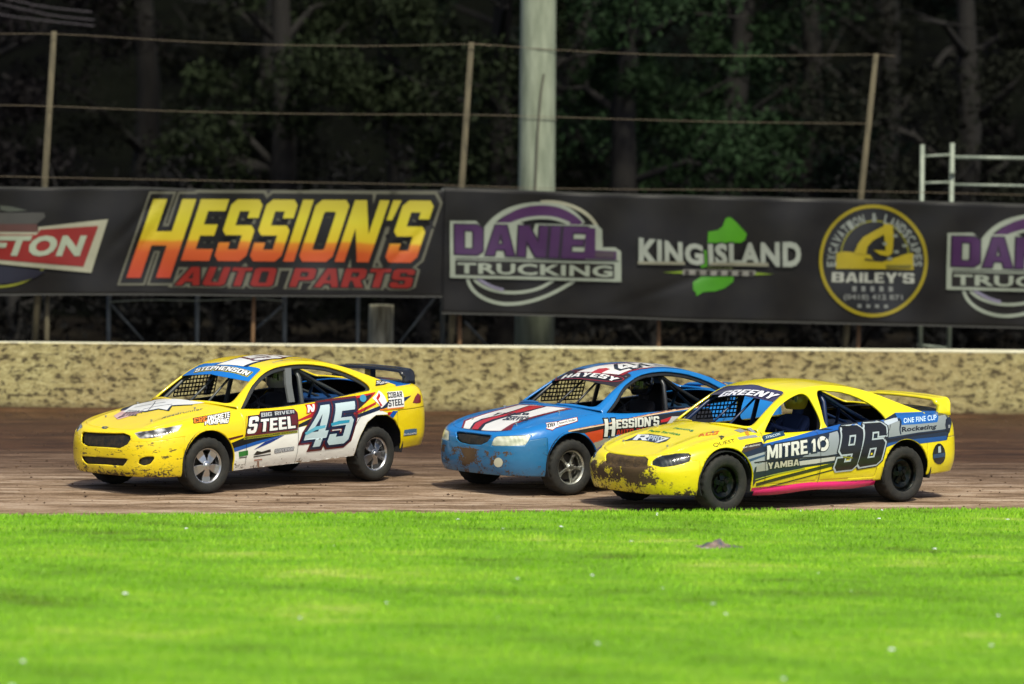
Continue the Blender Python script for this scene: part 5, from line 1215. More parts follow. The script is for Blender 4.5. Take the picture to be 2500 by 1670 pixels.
# artwork on the bodies, in car space (S side: x,z / T top: x,y / F nose: y,z): (part, plane, kind, shape, colour, layer)
ART = {
 1: [
  ('side_graphics','S','P',([(0.347,0.485),(0.563,0.55),(0.991,0.623),(1.416,0.73),(1.79,0.764),(2.369,0.816),(2.753,0.914),(2.895,0.87),(3.119,0.796),(3.0,0.711),(2.538,0.422),(2.433,0.234),(1.462,0.196),(0.437,0.163)],),'#eeeee6',0),
  ('side_graphics','S','P',([(0.309,0.592),(0.511,0.645),(1.009,0.641),(1.184,0.655),(0.939,0.62),(0.631,0.559),(0.363,0.497)],),'#0b0b0d',1),
  ('side_graphics','S','P',([(0.338,0.529),(0.732,0.598),(1.184,0.655),(0.733,0.56),(0.361,0.485)],),'#0a55a8',2),
  ('side_graphics','S','P',([(0.686,0.498),(0.87,0.585),(1.201,0.654),(0.957,0.569),(0.737,0.51)],),'#1a3a86',2),
  ('side_graphics','S','P',([(0.252,0.651),(0.513,0.685),(0.512,0.665),(0.268,0.625)],),'#5a0c10',1),
  ('side_graphics','S','P',([(1.425,0.819),(1.726,0.904),(1.731,0.854),(1.441,0.804)],),'#b01408',1),
  ('side_graphics','S','P',([(1.436,0.766),(1.693,0.843),(1.648,0.77),(1.433,0.729)],),'#0b0b0d',1),
  ('side_graphics','S','P',([(1.641,0.988),(2.259,1.031),(2.92,1.094),(2.723,1.016),(2.434,0.889),(2.332,0.817),(1.799,0.839),(1.681,0.869)],),'#b01408',1),
  ('side_graphics','S','P',([(1.743,0.965),(2.507,1.029),(2.835,1.073),(2.63,0.982),(2.394,0.865),(2.238,0.77),(1.721,0.792)],),'#1c1418',2),
  ('side_graphics','S','P',([(2.395,0.872),(2.812,0.982),(2.802,0.957),(2.379,0.828)],),'#b01408',3),
  ('side_graphics','S','P',([(2.379,0.828),(2.87,0.935),(3.034,0.979),(3.492,1.035),(3.3,0.956),(3.017,0.916),(2.403,0.795)],),'#0a1c3c',2),
  ('side_graphics','S','P',([(3.086,0.862),(3.184,0.858),(3.079,0.772),(3.022,0.801)],),'#0a55a8',2),
  ('side_graphics','S','P',([(3.007,0.853),(3.084,0.849),(3.012,0.801),(2.975,0.816)],),'#b01408',2),
  ('race_number','S','B',('45',[(1.463,0.475),(2.262,0.507),(2.464,1.003),(1.697,0.96)],0.11),'#5a0c10',3),
  ('race_number','S','B',('45',[(1.463,0.475),(2.262,0.507),(2.464,1.003),(1.697,0.96)],0.065),'#0c1a38',4),
  ('race_number','S','B',('45',[(1.463,0.475),(2.262,0.507),(2.464,1.003),(1.697,0.96)],0.0),'#b8ccd0',5),
  ('race_number','S','P',([(1.976,0.756),(2.112,0.782),(2.302,0.787),(2.291,0.753),(2.128,0.743),(1.983,0.724)],),'#2a93b0',6),
  ('race_number','S','P',([(1.527,0.662),(1.716,0.729),(1.886,0.741),(1.875,0.71),(1.714,0.685),(1.553,0.633)],),'#5aaac0',6),
  ('race_number','S','B',('N',[(1.604,0.897),(1.713,0.907),(1.779,0.985),(1.653,0.977)],0.1),'#b01408',5),
  ('race_number','S','B',('N',[(1.604,0.897),(1.713,0.907),(1.779,0.985),(1.653,0.977)],0.0),'#e8e8e4',6),
  ('sponsor_lettering','S','P',([(0.537,0.663),(0.623,0.899),(0.813,0.906),(0.854,0.94),(1.416,0.95),(1.447,0.905),(1.418,0.702)],),'#5a0c10',2),
  ('sponsor_lettering','S','P',([(0.811,0.891),(0.85,0.931),(1.385,0.944),(1.421,0.916),(1.403,0.89),(0.826,0.86)],),'#101012',3),
  ('sponsor_lettering','S','B',('BIG RIVER',[(0.831,0.876),(1.394,0.902),(1.404,0.936),(0.851,0.921)],0.0),'#a8acb0',4),
  ('sponsor_lettering','S','B',('S',[(0.564,0.69),(0.709,0.696),(0.798,0.889),(0.637,0.884)],0.07),'#0b0b0d',4),
  ('sponsor_lettering','S','B',('S',[(0.564,0.69),(0.709,0.696),(0.798,0.889),(0.637,0.884)],0.0),'#e8e8e4',5),
  ('sponsor_lettering','S','B',('TEEL',[(0.778,0.705),(1.377,0.728),(1.374,0.869),(0.815,0.852)],0.07),'#0b0b0d',4),
  ('sponsor_lettering','S','B',('TEEL',[(0.778,0.705),(1.377,0.728),(1.374,0.869),(0.815,0.852)],0.0),'#e8e8e4',5),
  ('sponsor_lettering','S','P',([(0.517,0.654),(1.414,0.698),(1.413,0.669),(0.516,0.625)],),'#8c8c10',3),
  ('sponsor_lettering','S','T',('PROFESSIONAL,LASER CUTTING',[(0.536,0.632),(1.395,0.677),(1.396,0.694),(0.537,0.648)],0.0,0.015),'#0b0b0d',4),
  ('sponsor_lettering','S','P',([(0.441,0.484),(0.594,0.497),(0.601,0.439),(0.457,0.423)],),'#1f7a30',2),
  ('sponsor_lettering','S','P',([(0.458,0.417),(0.585,0.423),(0.587,0.414),(0.46,0.406)],),'#202020',2),
  ('sponsor_lettering','S','P',([(0.692,0.434),(0.74,0.482),(0.819,0.468),(0.964,0.492),(0.975,0.461),(0.747,0.432)],),'#1a1a1a',2),
  ('sponsor_lettering','S','P',([(0.695,0.419),(0.979,0.438),(0.982,0.427),(0.697,0.406)],),'#1a1a1a',2),
  ('sponsor_lettering','S','B',('SUPERIOR',[(1.045,0.442),(1.355,0.462),(1.358,0.5),(1.041,0.485)],0.12),'#3a4048',2),
  ('sponsor_lettering','S','B',('SUPERIOR',[(1.045,0.442),(1.355,0.462),(1.358,0.5),(1.041,0.485)],0.0),'#c0c4c8',3),
  ('sponsor_lettering','S','P',([(0.716,0.379),(0.847,0.381),(0.851,0.368),(0.721,0.364)],),'#b06a50',2),
  ('sponsor_lettering','S','P',([(0.767,0.357),(0.802,0.358),(0.839,0.276),(0.81,0.271)],),'#a08070',2),
  ('sponsor_lettering','S','P',([(3.084,1.087),(3.347,1.093),(3.307,0.904),(2.99,0.895)],),'#e8e8e4',3),
  ('sponsor_lettering','S','B',('COBAR',[(3.035,1.015),(3.301,1.022),(3.336,1.086),(3.077,1.08)],0.0),'#141418',4),
  ('sponsor_lettering','S','B',('STEEL',[(3.016,0.914),(3.298,0.928),(3.306,1.004),(3.029,0.995)],0.0),'#141418',4),
  ('sponsor_lettering','S','P',([(2.851,0.891),(3.29,0.905),(3.298,0.886),(2.857,0.872)],),'#e07a10',3),
  ('sponsor_lettering','S','P',([(2.776,1.026),(2.988,1.106),(3.002,0.968),(2.886,0.906)],),'#e8e8e4',3),
  ('sponsor_lettering','S','P',([(2.836,1.022),(2.951,1.087),(2.93,1.046),(2.865,1.005),(2.907,0.934),(2.871,0.922)],),'#b01408',4),
  ('sponsor_lettering','S','P',([(2.973,1.163),(3.015,1.23),(3.545,1.207),(3.198,1.188),(3.156,1.175)],),'#0b0b0d',2),
  ('sponsor_lettering','S','T',('Signs',[(2.992,1.175),(3.162,1.187),(3.489,1.2),(3.013,1.221)],0.0,0.015),'#e8e8e4',3),
  ('sponsor_lettering','S','P',([(3.297,0.541),(3.302,0.616),(3.429,0.623),(3.566,0.62),(3.575,0.549)],),'#4a6a86',2),
  ('sponsor_lettering','S','T',('BUILDERS',[(3.304,0.551),(3.564,0.555),(3.561,0.576),(3.302,0.569)],0.0,0.015),'#e8e8e4',3),
  ('sponsor_lettering','S','P',([(2.674,1.026),(2.645,1.002),(2.607,0.987),(2.573,0.989),(2.555,1.005),(2.566,1.03),(2.605,1.053),(2.653,1.066),(2.684,1.066),(2.689,1.05)],),'#3a86a8',4),
  ('sponsor_lettering','S','B',('CRC',[(-0.187,0.844),(-0.007,0.858),(0.069,0.911),(-0.118,0.89)],0.12),'#0b0b0d',1),
  ('sponsor_lettering','S','B',('CRC',[(-0.187,0.844),(-0.007,0.858),(0.069,0.911),(-0.118,0.89)],0.0),'#e07a10',2),
  ('sponsor_lettering','S','B',('ONCRETE',[(0.005,0.862),(0.35,0.896),(0.411,0.949),(0.078,0.911)],0.12),'#0b0b0d',1),
  ('sponsor_lettering','S','B',('ONCRETE',[(0.005,0.862),(0.35,0.896),(0.411,0.949),(0.078,0.911)],0.0),'#e8e8e4',2),
  ('sponsor_lettering','S','B',('PUMPING',[(-0.06,0.82),(0.291,0.831),(0.334,0.887),(-0.03,0.861)],0.12),'#0b0b0d',1),
  ('sponsor_lettering','S','B',('PUMPING',[(-0.06,0.82),(0.291,0.831),(0.334,0.887),(-0.03,0.861)],0.0),'#e8e8e4',2),
  ('bonnet_graphics','T','P',([(-0.221,0.442),(0.217,0.667),(0.282,0.459),(0.505,0.628),(0.673,-0.115),(0.226,-0.337),(0.078,-0.15),(-0.094,-0.283),(-0.085,-0.09),(-0.224,-0.006)],),'#0b0b0d',1),
  ('bonnet_graphics','T','P',([(-0.28,0.331),(0.05,0.482),(0.263,0.419),(0.365,0.467),(0.386,-0.384),(0.238,-0.306),(0.102,-0.106),(-0.072,-0.223),(-0.056,-0.059),(-0.19,0.032)],),'#e8e8e4',2),
  ('bonnet_graphics','T','C',([(-0.066,0.354),(0.087,0.227),(0.201,0.093)],0.0148),'#0b0b0d',3),
  ('bonnet_graphics','T','C',([(-0.141,0.123),(0.008,0.067),(0.142,-0.08)],0.0148),'#0b0b0d',3),
  ('bonnet_graphics','T','C',([(0.22,0.299),(0.044,0.143),(-0.163,0.007)],0.0099),'#0b0b0d',3),
  ('bonnet_graphics','T','P',([(-0.423,0.326),(-0.222,0.403),(-0.14,0.346),(-0.214,0.043),(-0.339,0.051),(-0.527,0.136)],),'#d8b0a8',1),
  ('bonnet_graphics','T','B',('COBAR',[(-0.299,0.261),(-0.264,0.005),(-0.175,0.067),(-0.19,0.327)],0.0),'#202028',2),
  ('bonnet_graphics','T','B',('STEEL',[(-0.408,0.214),(-0.365,-0.015),(-0.286,0.027),(-0.316,0.261)],0.0),'#202028',2),
  ('bonnet_graphics','T','P',([(-0.523,0.177),(-0.427,0.211),(-0.395,0.136),(-0.485,0.173)],),'#301818',2),
  ('bonnet_graphics','T','T',('Roadrunner',[(-0.4,-0.481),(0.198,-0.566),(0.227,-0.517),(-0.313,-0.422)],0.0,0.015),'#6a6a50',1),
  ('roof_graphics','T','P',([(1.044,0.163),(1.191,0.096),(1.444,0.077),(1.864,0.155),(2.242,-0.099),(2.218,-0.142),(1.754,-0.348),(1.401,-0.358),(1.215,-0.34),(1.114,-0.34)],),'#0a1c3c',1),
  ('roof_graphics','T','P',([(1.049,0.124),(1.204,0.056),(1.438,0.034),(1.732,0.001),(2.093,-0.197),(1.781,-0.302),(1.406,-0.318),(1.209,-0.293),(1.106,-0.286)],),'#e8e8e4',2),
  ('roof_graphics','T','B',('5',[(1.338,-0.283),(1.704,-0.381),(1.795,0.013),(1.417,0.048)],0.07),'#5a0c10',3),
  ('roof_graphics','T','B',('5',[(1.338,-0.283),(1.704,-0.381),(1.795,0.013),(1.417,0.048)],0.0),'#e8e8e4',4),
  ('roof_graphics','T','T',('S.Williams Racing',[(1.396,-0.521),(1.935,-0.463),(2.002,-0.378),(1.416,-0.465)],0.0,0.015),'#b8b090',2),
  ('windscreen_lettering','T','B',('STEPHENSON',[(0.896,0.343),(0.967,-0.495),(1.05,-0.486),(1.0,0.41)],0.16),'#c8c020',1),
  ('windscreen_lettering','T','B',('STEPHENSON',[(0.896,0.343),(0.967,-0.495),(1.05,-0.486),(1.0,0.41)],0.09),'#0b0b0d',2),
  ('windscreen_lettering','T','B',('STEPHENSON',[(0.896,0.343),(0.967,-0.495),(1.05,-0.486),(1.0,0.41)],0.0),'#e8e8e4',3),
  ('tail_light','S','P',([(3.492,0.945),(3.563,1.015),(3.643,1.056),(3.709,1.024),(3.686,0.937),(3.579,0.933)],),'#7a1008',1),
  ('badge','F','P',([(0.113,0.756),(0.139,0.765),(0.099,0.769),(0.03,0.763),(0.012,0.751),(0.067,0.747)],),'#14406c',1),
 ],
 2: [
  ('side_graphics','S','P',([(-0.078,0.77),(0.476,0.825),(1.394,0.92),(2.332,0.976),(2.339,0.801),(1.371,0.766),(0.674,0.712),(0.412,0.688),(0.46,0.671),(0.241,0.738)],),'#14120e',0),
  ('side_graphics','S','P',([(0.171,0.747),(0.469,0.784),(0.459,0.659),(0.282,0.612),(0.237,0.691)],),'#b8401c',1),
  ('side_graphics','S','P',([(0.298,0.623),(0.46,0.671),(0.785,0.683),(0.81,0.28),(0.418,0.261)],),'#8c8c7c',1),
  ('side_graphics','S','C',([(-0.077,0.776),(0.126,0.801),(0.478,0.834),(1.012,0.897),(1.626,0.952),(2.395,0.996)],0.0172),'#d8b890',2),
  ('side_graphics','S','C',([(-0.075,0.784),(0.128,0.809),(0.481,0.843),(1.019,0.905),(1.64,0.959),(2.409,1.002)],0.0074),'#701810',2),
  ('side_graphics','S','P',([(1.435,0.855),(1.641,0.893),(1.558,0.839),(1.428,0.827)],),'#b01408',2),
  ('side_graphics','S','P',([(1.641,0.893),(1.879,0.891),(1.726,0.8),(1.519,0.801)],),'#b0b0a8',2),
  ('sponsor_lettering','S','B',('H',[(0.473,0.691),(0.645,0.693),(0.692,0.9),(0.519,0.898)],0.07),'#0b0b0d',2),
  ('sponsor_lettering','S','B',('H',[(0.473,0.691),(0.645,0.693),(0.692,0.9),(0.519,0.898)],0.0),'#c8ccc0',3),
  ('sponsor_lettering','S','B',("ESSION'S",[(0.677,0.782),(1.393,0.794),(1.43,0.904),(0.7,0.884)],0.08),'#0b0b0d',2),
  ('sponsor_lettering','S','B',("ESSION'S",[(0.677,0.782),(1.393,0.794),(1.43,0.904),(0.7,0.884)],0.0),'#c8ccc0',3),
  ('sponsor_lettering','S','B',('AUTO PARTS',[(0.676,0.703),(1.367,0.732),(1.373,0.783),(0.681,0.766)],0.0),'#9c2410',2),
  ('sponsor_lettering','S','P',([(-0.281,0.871),(-0.154,0.884),(0.188,0.93),(0.122,0.883),(-0.234,0.816),(-0.294,0.789),(-0.362,0.807)],),'#8c1a14',1),
  ('sponsor_lettering','S','P',([(-0.285,0.866),(-0.16,0.879),(0.165,0.922),(0.116,0.887),(-0.229,0.824),(-0.289,0.798),(-0.35,0.814)],),'#e8e8e4',2),
  ('sponsor_lettering','S','B',('DU',[(-0.336,0.818),(-0.235,0.837),(-0.19,0.872),(-0.29,0.858)],0.0),'#0b0b0d',3),
  ('sponsor_lettering','S','T',('DownUnder',[(-0.195,0.849),(0.102,0.888),(0.14,0.914),(-0.151,0.88)],0.0,0.015),'#0b0b0d',3),
  ('sponsor_lettering','S','T',('Motorsport',[(-0.193,0.83),(0.007,0.859),(0.017,0.87),(-0.182,0.843)],0.0,0.015),'#403028',3),
  ('sponsor_lettering','S','B',('MECHANIC',[(2.623,1.313),(2.926,1.187),(2.967,1.209),(2.58,1.347)],0.15),'#8a1c18',1),
  ('sponsor_lettering','S','B',('MECHANIC',[(2.623,1.313),(2.926,1.187),(2.967,1.209),(2.58,1.347)],0.0),'#e0c060',2),
  ('bonnet_graphics','T','P',([(-1.282,-0.201),(-0.547,0.482),(-0.343,0.461),(-0.044,0.437),(0.269,0.427),(0.25,-0.104),(0.358,-0.48),(-0.008,-0.448),(-0.304,-0.386),(-0.503,-0.378),(-1.265,-1.065),(-0.756,-0.237),(-0.811,-0.009)],),'#7c1410',1),
  ('bonnet_graphics','T','P',([(-1.242,-0.196),(-0.552,0.44),(-0.342,0.426),(-0.066,0.394),(0.226,0.36),(0.233,-0.124),(0.307,-0.419),(0.011,-0.372),(-0.278,-0.32),(-0.478,-0.314),(-0.707,-0.381),(-0.732,-0.173),(-0.738,0.074)],),'#e4e2de',2),
  ('bonnet_graphics','T','P',([(-0.752,0.14),(-0.566,0.275),(-0.423,0.294),(-0.261,0.189),(-0.041,0.149),(0.207,0.147),(0.231,-0.143),(-0.013,-0.111),(-0.249,-0.017),(-0.426,0.035),(-0.571,0.05),(-0.77,-0.081)],),'#0b0b0d',3),
  ('bonnet_graphics','T','P',([(-0.744,0.108),(-0.569,0.236),(-0.439,0.239),(-0.275,0.154),(-0.061,0.107),(0.198,0.109),(0.215,-0.116),(-0.019,-0.063),(-0.237,0.034),(-0.412,0.106),(-0.57,0.106),(-0.735,0.006)],),'#b81c14',4),
  ('bonnet_graphics','T','B',('TYRES',[(-0.287,0.287),(-0.149,-0.246),(-0.073,-0.179),(-0.181,0.281)],0.0),'#2a2a30',5),
  ('bonnet_graphics','T','B',('SERVICE',[(-0.407,-0.052),(-0.329,-0.449),(-0.192,-0.313),(-0.256,-0.024)],0.0),'#2a2a30',5),
  ('roof_graphics','T','P',([(1.085,0.312),(1.199,0.248),(1.363,0.151),(1.561,0.022),(2.1,-0.125),(2.411,-0.48),(2.126,-0.438),(1.592,-0.489),(1.357,-0.452),(1.195,-0.458),(1.092,-0.178)],),'#8c1410',1),
  ('roof_graphics','T','P',([(1.091,0.267),(1.203,0.218),(1.355,0.108),(1.528,-0.031),(2.031,-0.163),(2.232,-0.53),(1.925,-0.478),(1.592,-0.456),(1.353,-0.406),(1.181,-0.405),(1.116,-0.203)],),'#e4e2de',2),
  ('roof_graphics','T','P',([(1.076,-0.007),(1.224,0.0),(1.273,-0.083),(1.257,-0.169),(1.165,-0.166),(1.1,-0.169)],),'#b81c14',3),
  ('roof_graphics','T','B',('4',[(1.31,-0.367),(1.564,-0.402),(1.628,-0.129),(1.363,-0.02)],0.12),'#0b0b0d',3),
  ('roof_graphics','T','B',('4',[(1.31,-0.367),(1.564,-0.402),(1.628,-0.129),(1.363,-0.02)],0.0),'#e8e8e4',4),
  ('roof_graphics','T','B',('8',[(1.726,-0.416),(2.064,-0.401),(2.007,-0.188),(1.714,-0.225)],0.12),'#0b0b0d',3),
  ('roof_graphics','T','B',('8',[(1.726,-0.416),(2.064,-0.401),(2.007,-0.188),(1.714,-0.225)],0.0),'#e8e8e4',4),
  ('windscreen_lettering','T','C',([(0.926,0.465),(1.773,1.294),(1.085,0.381),(1.061,-0.212),(1.2,-0.555),(1.055,-0.56),(0.896,-0.222),(0.926,0.465)],0.0108),'#a01c28',1),
  ('windscreen_lettering','T','B',('HAYESY',[(0.928,0.372),(1.031,-0.492),(1.119,-0.489),(1.054,0.433)],0.1),'#0b0b0d',1),
  ('windscreen_lettering','T','B',('HAYESY',[(0.928,0.372),(1.031,-0.492),(1.119,-0.489),(1.054,0.433)],0.0),'#e8e8e4',2),
  ('fog_light_cover','F','P',([(-0.555,0.409),(-0.548,0.383),(-0.531,0.362),(-0.506,0.35),(-0.48,0.348),(-0.457,0.358),(-0.442,0.377),(-0.437,0.401),(-0.445,0.426),(-0.462,0.447),(-0.487,0.46),(-0.513,0.462),(-0.535,0.452),(-0.55,0.433)],),'#c8c8b0',1),
 ],
 3: [
  ('side_graphics','S','P',([(0.213,0.707),(0.287,0.779),(0.532,0.809),(0.555,0.782),(1.251,0.875),(1.85,0.96),(2.617,0.987),(2.825,1.063),(3.636,1.059),(3.828,1.028),(3.738,0.936),(3.605,0.799),(3.556,0.722),(3.013,0.699),(2.699,0.744),(2.445,0.686),(2.412,0.631),(2.198,0.617),(1.714,0.567),(1.625,0.521),(1.18,0.488),(0.818,0.435),(0.442,0.35),(0.41,0.29),(0.365,0.464),(0.302,0.597)],),'#0c2036',0),
  ('side_graphics','S','P',([(1.251,0.875),(1.849,0.958),(2.613,0.985),(2.568,0.959),(1.8,0.901),(1.214,0.83),(0.548,0.75),(0.555,0.782)],),'#0a55a8',1),
  ('side_graphics','S','P',([(2.817,1.064),(3.627,1.058),(3.501,1.033),(2.846,1.007)],),'#1060b0',1),
  ('side_graphics','S','P',([(2.448,0.719),(2.858,0.755),(3.55,0.776),(3.552,0.724),(3.013,0.699),(2.697,0.727),(2.444,0.669)],),'#0e4a8c',1),
  ('side_graphics','S','P',([(1.617,0.865),(1.761,0.887),(1.7,0.629),(1.356,0.597),(1.089,0.585),(1.225,0.651),(1.478,0.664)],),'#8c9498',1),
  ('side_graphics','S','P',([(2.527,0.934),(2.776,0.969),(3.639,1.018),(3.572,0.857),(3.029,0.833),(2.456,0.785)],),'#848c8c',1),
  ('side_graphics','S','P',([(2.587,0.973),(2.846,1.007),(2.79,0.969),(2.508,0.914)],),'#b4c0cc',2),
  ('side_graphics','S','P',([(2.453,0.763),(3.027,0.822),(3.549,0.841),(3.546,0.826),(3.024,0.802),(2.449,0.73)],),'#0b0b0d',2),
  ('side_graphics','S','P',([(0.247,0.631),(0.579,0.695),(0.573,0.582),(0.402,0.517),(0.374,0.42),(0.302,0.564)],),'#9aa2a4',1),
  ('side_graphics','S','P',([(0.26,0.604),(0.562,0.663),(0.561,0.642),(0.288,0.576)],),'#2a4a68',2),
  ('side_graphics','S','P',([(1.089,0.563),(1.774,0.604),(1.654,0.553),(1.326,0.526),(1.097,0.513)],),'#b8b8b0',1),
  ('side_graphics','S','P',([(0.434,0.581),(0.592,0.581),(0.61,0.476),(0.424,0.462)],),'#9a9a94',1),
  ('side_graphics','S','C',([(0.392,0.572),(0.81,0.6),(1.267,0.6),(1.655,0.608)],0.0148),'#181c1c',3),
  ('side_graphics','S','P',([(0.211,0.697),(0.286,0.777),(0.514,0.799),(0.508,0.752),(0.267,0.695)],),'#3c2c1c',2),
  ('side_graphics','S','T',('EARTHMOVING',[(0.24,0.739),(0.497,0.768),(0.502,0.784),(0.24,0.755)],0.0,0.015),'#d8d8d0',3),
  ('side_graphics','S','C',([(0.453,0.311),(0.9,0.393),(1.626,0.504)],0.0394),'#26360e',1),
  ('side_graphics','S','C',([(0.644,0.272),(1.061,0.347),(1.634,0.442)],0.0148),'#26360e',1),
  ('side_graphics','S','C',([(0.422,0.373),(0.746,0.433),(1.181,0.477)],0.0123),'#a8b040',2),
  ('side_graphics','S','P',([(0.397,0.276),(0.493,0.279),(1.439,0.294),(2.311,0.3),(2.324,0.255),(1.616,0.232),(0.495,0.224),(0.406,0.221)],),'#d0106a',1),
  ('race_number','S','B',('9',[(1.636,0.431),(1.98,0.446),(2.163,0.932),(1.836,0.918)],0.085),'#14181a',3),
  ('race_number','S','B',('9',[(1.636,0.431),(1.98,0.446),(2.163,0.932),(1.836,0.918)],0.052),'#a8b4b8',4),
  ('race_number','S','B',('9',[(1.636,0.431),(1.98,0.446),(2.163,0.932),(1.836,0.918)],0.012),'#08090a',5),
  ('race_number','S','B',('6',[(2.004,0.462),(2.37,0.493),(2.543,0.952),(2.21,0.943)],0.085),'#14181a',3),
  ('race_number','S','B',('6',[(2.004,0.462),(2.37,0.493),(2.543,0.952),(2.21,0.943)],0.052),'#a8b4b8',4),
  ('race_number','S','B',('6',[(2.004,0.462),(2.37,0.493),(2.543,0.952),(2.21,0.943)],0.012),'#08090a',5),
  ('race_number','S','P',([(1.774,0.598),(1.924,0.582),(1.932,0.565),(1.781,0.576)],),'#7a7a10',6),
  ('sponsor_lettering','S','B',('MITRE',[(0.581,0.6),(1.218,0.648),(1.234,0.806),(0.599,0.757)],0.1),'#10202c',3),
  ('sponsor_lettering','S','B',('MITRE',[(0.581,0.6),(1.218,0.648),(1.234,0.806),(0.599,0.757)],0.0),'#d4d4cc',4),
  ('sponsor_lettering','S','B',('1',[(1.278,0.662),(1.345,0.666),(1.362,0.812),(1.302,0.806)],0.14),'#10202c',3),
  ('sponsor_lettering','S','B',('1',[(1.278,0.662),(1.345,0.666),(1.362,0.812),(1.302,0.806)],0.0),'#d4d4cc',4),
  ('sponsor_lettering','S','C',([(1.544,0.749),(1.535,0.725),(1.517,0.704),(1.493,0.69),(1.465,0.686),(1.438,0.692),(1.417,0.707),(1.404,0.729),(1.402,0.754),(1.412,0.779),(1.432,0.799),(1.459,0.812),(1.488,0.816),(1.513,0.81),(1.532,0.796),(1.543,0.774),(1.544,0.749)],0.0616),'#10202c',3),
  ('sponsor_lettering','S','C',([(1.544,0.749),(1.535,0.725),(1.517,0.704),(1.493,0.69),(1.465,0.686),(1.438,0.692),(1.417,0.707),(1.404,0.729),(1.402,0.754),(1.412,0.779),(1.432,0.799),(1.459,0.812),(1.488,0.816),(1.513,0.81),(1.532,0.796),(1.543,0.774),(1.544,0.749)],0.0419),'#d4d4cc',4),
  ('sponsor_lettering','S','C',([(1.412,0.677),(1.442,0.72)],0.0148),'#10202c',5),
  ('sponsor_lettering','S','C',([(1.505,0.792),(1.55,0.83)],0.0148),'#10202c',5),
  ('sponsor_lettering','S','B',('YAMBA',[(0.603,0.49),(1.078,0.516),(1.083,0.588),(0.598,0.562)],0.08),'#202820',3),
  ('sponsor_lettering','S','B',('YAMBA',[(0.603,0.49),(1.078,0.516),(1.083,0.588),(0.598,0.562)],0.0),'#b4b09c',4),
  ('sponsor_lettering','S','P',([(2.864,1.04),(2.98,1.057),(3.521,1.039),(3.405,0.941),(3.067,0.93),(2.803,0.925)],),'#0e5aa8',2),
  ('sponsor_lettering','S','T',('ONE FINE CUP',[(2.84,0.942),(3.403,0.965),(3.466,1.022),(2.911,0.994)],0.0,0.015),'#c8e0f0',3),
  ('sponsor_lettering','S','C',([(2.881,1.028),(2.832,0.968),(2.733,0.886),(2.742,0.82)],0.0197),'#0c2036',2),
  ('sponsor_lettering','S','T',('Rocketing',[(2.76,0.831),(3.34,0.855),(3.394,0.92),(2.787,0.901)],0.02,0.015),'#14181c',2),
  ('sponsor_lettering','S','T',('QUEST',[(-0.165,0.757),(0.155,0.805),(0.192,0.846),(-0.131,0.8)],0,0.0),'#2a2408',1),
  ('sponsor_lettering','S','C',([(0.104,0.866),(0.072,0.855),(0.129,0.868)],0.0074),'#2a2408',1),
  ('sponsor_lettering','S','C',([(0.072,0.855),(0.022,0.838)],0.0074),'#2a2408',1),
  ('sponsor_lettering','S','P',([(0.563,0.85),(0.604,0.872),(0.964,0.914),(0.929,0.862),(0.614,0.82),(0.576,0.797)],),'#123a56',2),
  ('sponsor_lettering','S','T',('SYNCON',[(0.608,0.835),(0.857,0.867),(0.886,0.89),(0.627,0.861)],0.0,0.015),'#c8dce4',3),
  ('sponsor_lettering','S','C',([(0.376,0.911),(0.486,0.927),(0.552,0.943)],0.0222),'#8c9094',1),
  ('sponsor_lettering','S','C',([(0.24,0.843),(0.385,0.86),(0.514,0.868)],0.0246),'#8c9094',1),
  ('sponsor_lettering','S','C',([(0.482,0.916),(0.394,0.876)],0.0197),'#c88a10',1),
  ('sponsor_lettering','S','P',([(3.522,0.559),(3.52,0.503),(3.493,0.46),(3.442,0.437),(3.38,0.441),(3.321,0.468),(3.284,0.514),(3.274,0.57),(3.29,0.625),(3.324,0.667),(3.369,0.69),(3.417,0.688),(3.463,0.661),(3.5,0.615)],),'#101818',2),
  ('sponsor_lettering','S','P',([(3.283,0.562),(3.511,0.576),(3.515,0.525),(3.287,0.513)],),'#1c4468',3),
  ('sponsor_lettering','S','P',([(3.374,0.651),(3.42,0.66),(3.43,0.58),(3.375,0.577)],),'#a8b8b8',3),
  ('bonnet_graphics','T','P',([(-0.478,0.41),(-0.344,0.401),(-0.235,0.43),(-0.174,0.297),(-0.218,-0.147),(-0.336,-0.205),(-0.411,-0.159),(-0.389,0.174),(-0.424,0.338)],),'#1c2440',1),
  ('bonnet_graphics','T','B',('R',[(-0.41,0.32),(-0.38,0.082),(-0.201,0.247),(-0.239,0.425)],0.0),'#e0e4e8',2),
  ('bonnet_graphics','T','B',('PRO',[(-0.372,0.092),(-0.353,-0.14),(-0.221,0.002),(-0.222,0.222)],0.0),'#b0c0d0',2),
  ('bonnet_graphics','T','B',('7',[(-0.417,-0.064),(-0.394,-0.19),(-0.241,-0.15),(-0.247,-0.03)],0.0),'#e0e4e8',3),
  ('bonnet_graphics','T','T',('Farm Services',[(-0.098,0.414),(-0.132,-0.197),(-0.058,-0.143),(-0.031,0.435)],0.0,0.03),'#128a30',1),
  ('bonnet_graphics','T','T',('Fencing',[(0.04,0.143),(0.034,-0.236),(0.11,-0.181),(0.105,0.153)],0.0,0.03),'#108a58',1),
  ('bonnet_graphics','T','B',('WACS',[(-0.141,-0.477),(0.12,-0.572),(0.228,-0.492),(-0.057,-0.37)],0.0),'#d86a10',1),
  ('windscreen_lettering','T','B',('GREENY',[(0.829,0.248),(0.99,-0.526),(1.117,-0.539),(0.963,0.268)],0.08),'#101430',1),
  ('windscreen_lettering','T','B',('GREENY',[(0.829,0.248),(0.99,-0.526),(1.117,-0.539),(0.963,0.268)],0.0),'#e8e8f0',2),
  ('tail_light','S','P',([(3.582,0.962),(3.646,0.986),(3.694,0.962),(3.662,0.874),(3.617,0.809),(3.547,0.833),(3.543,0.903)],),'#0a0c0e',3),
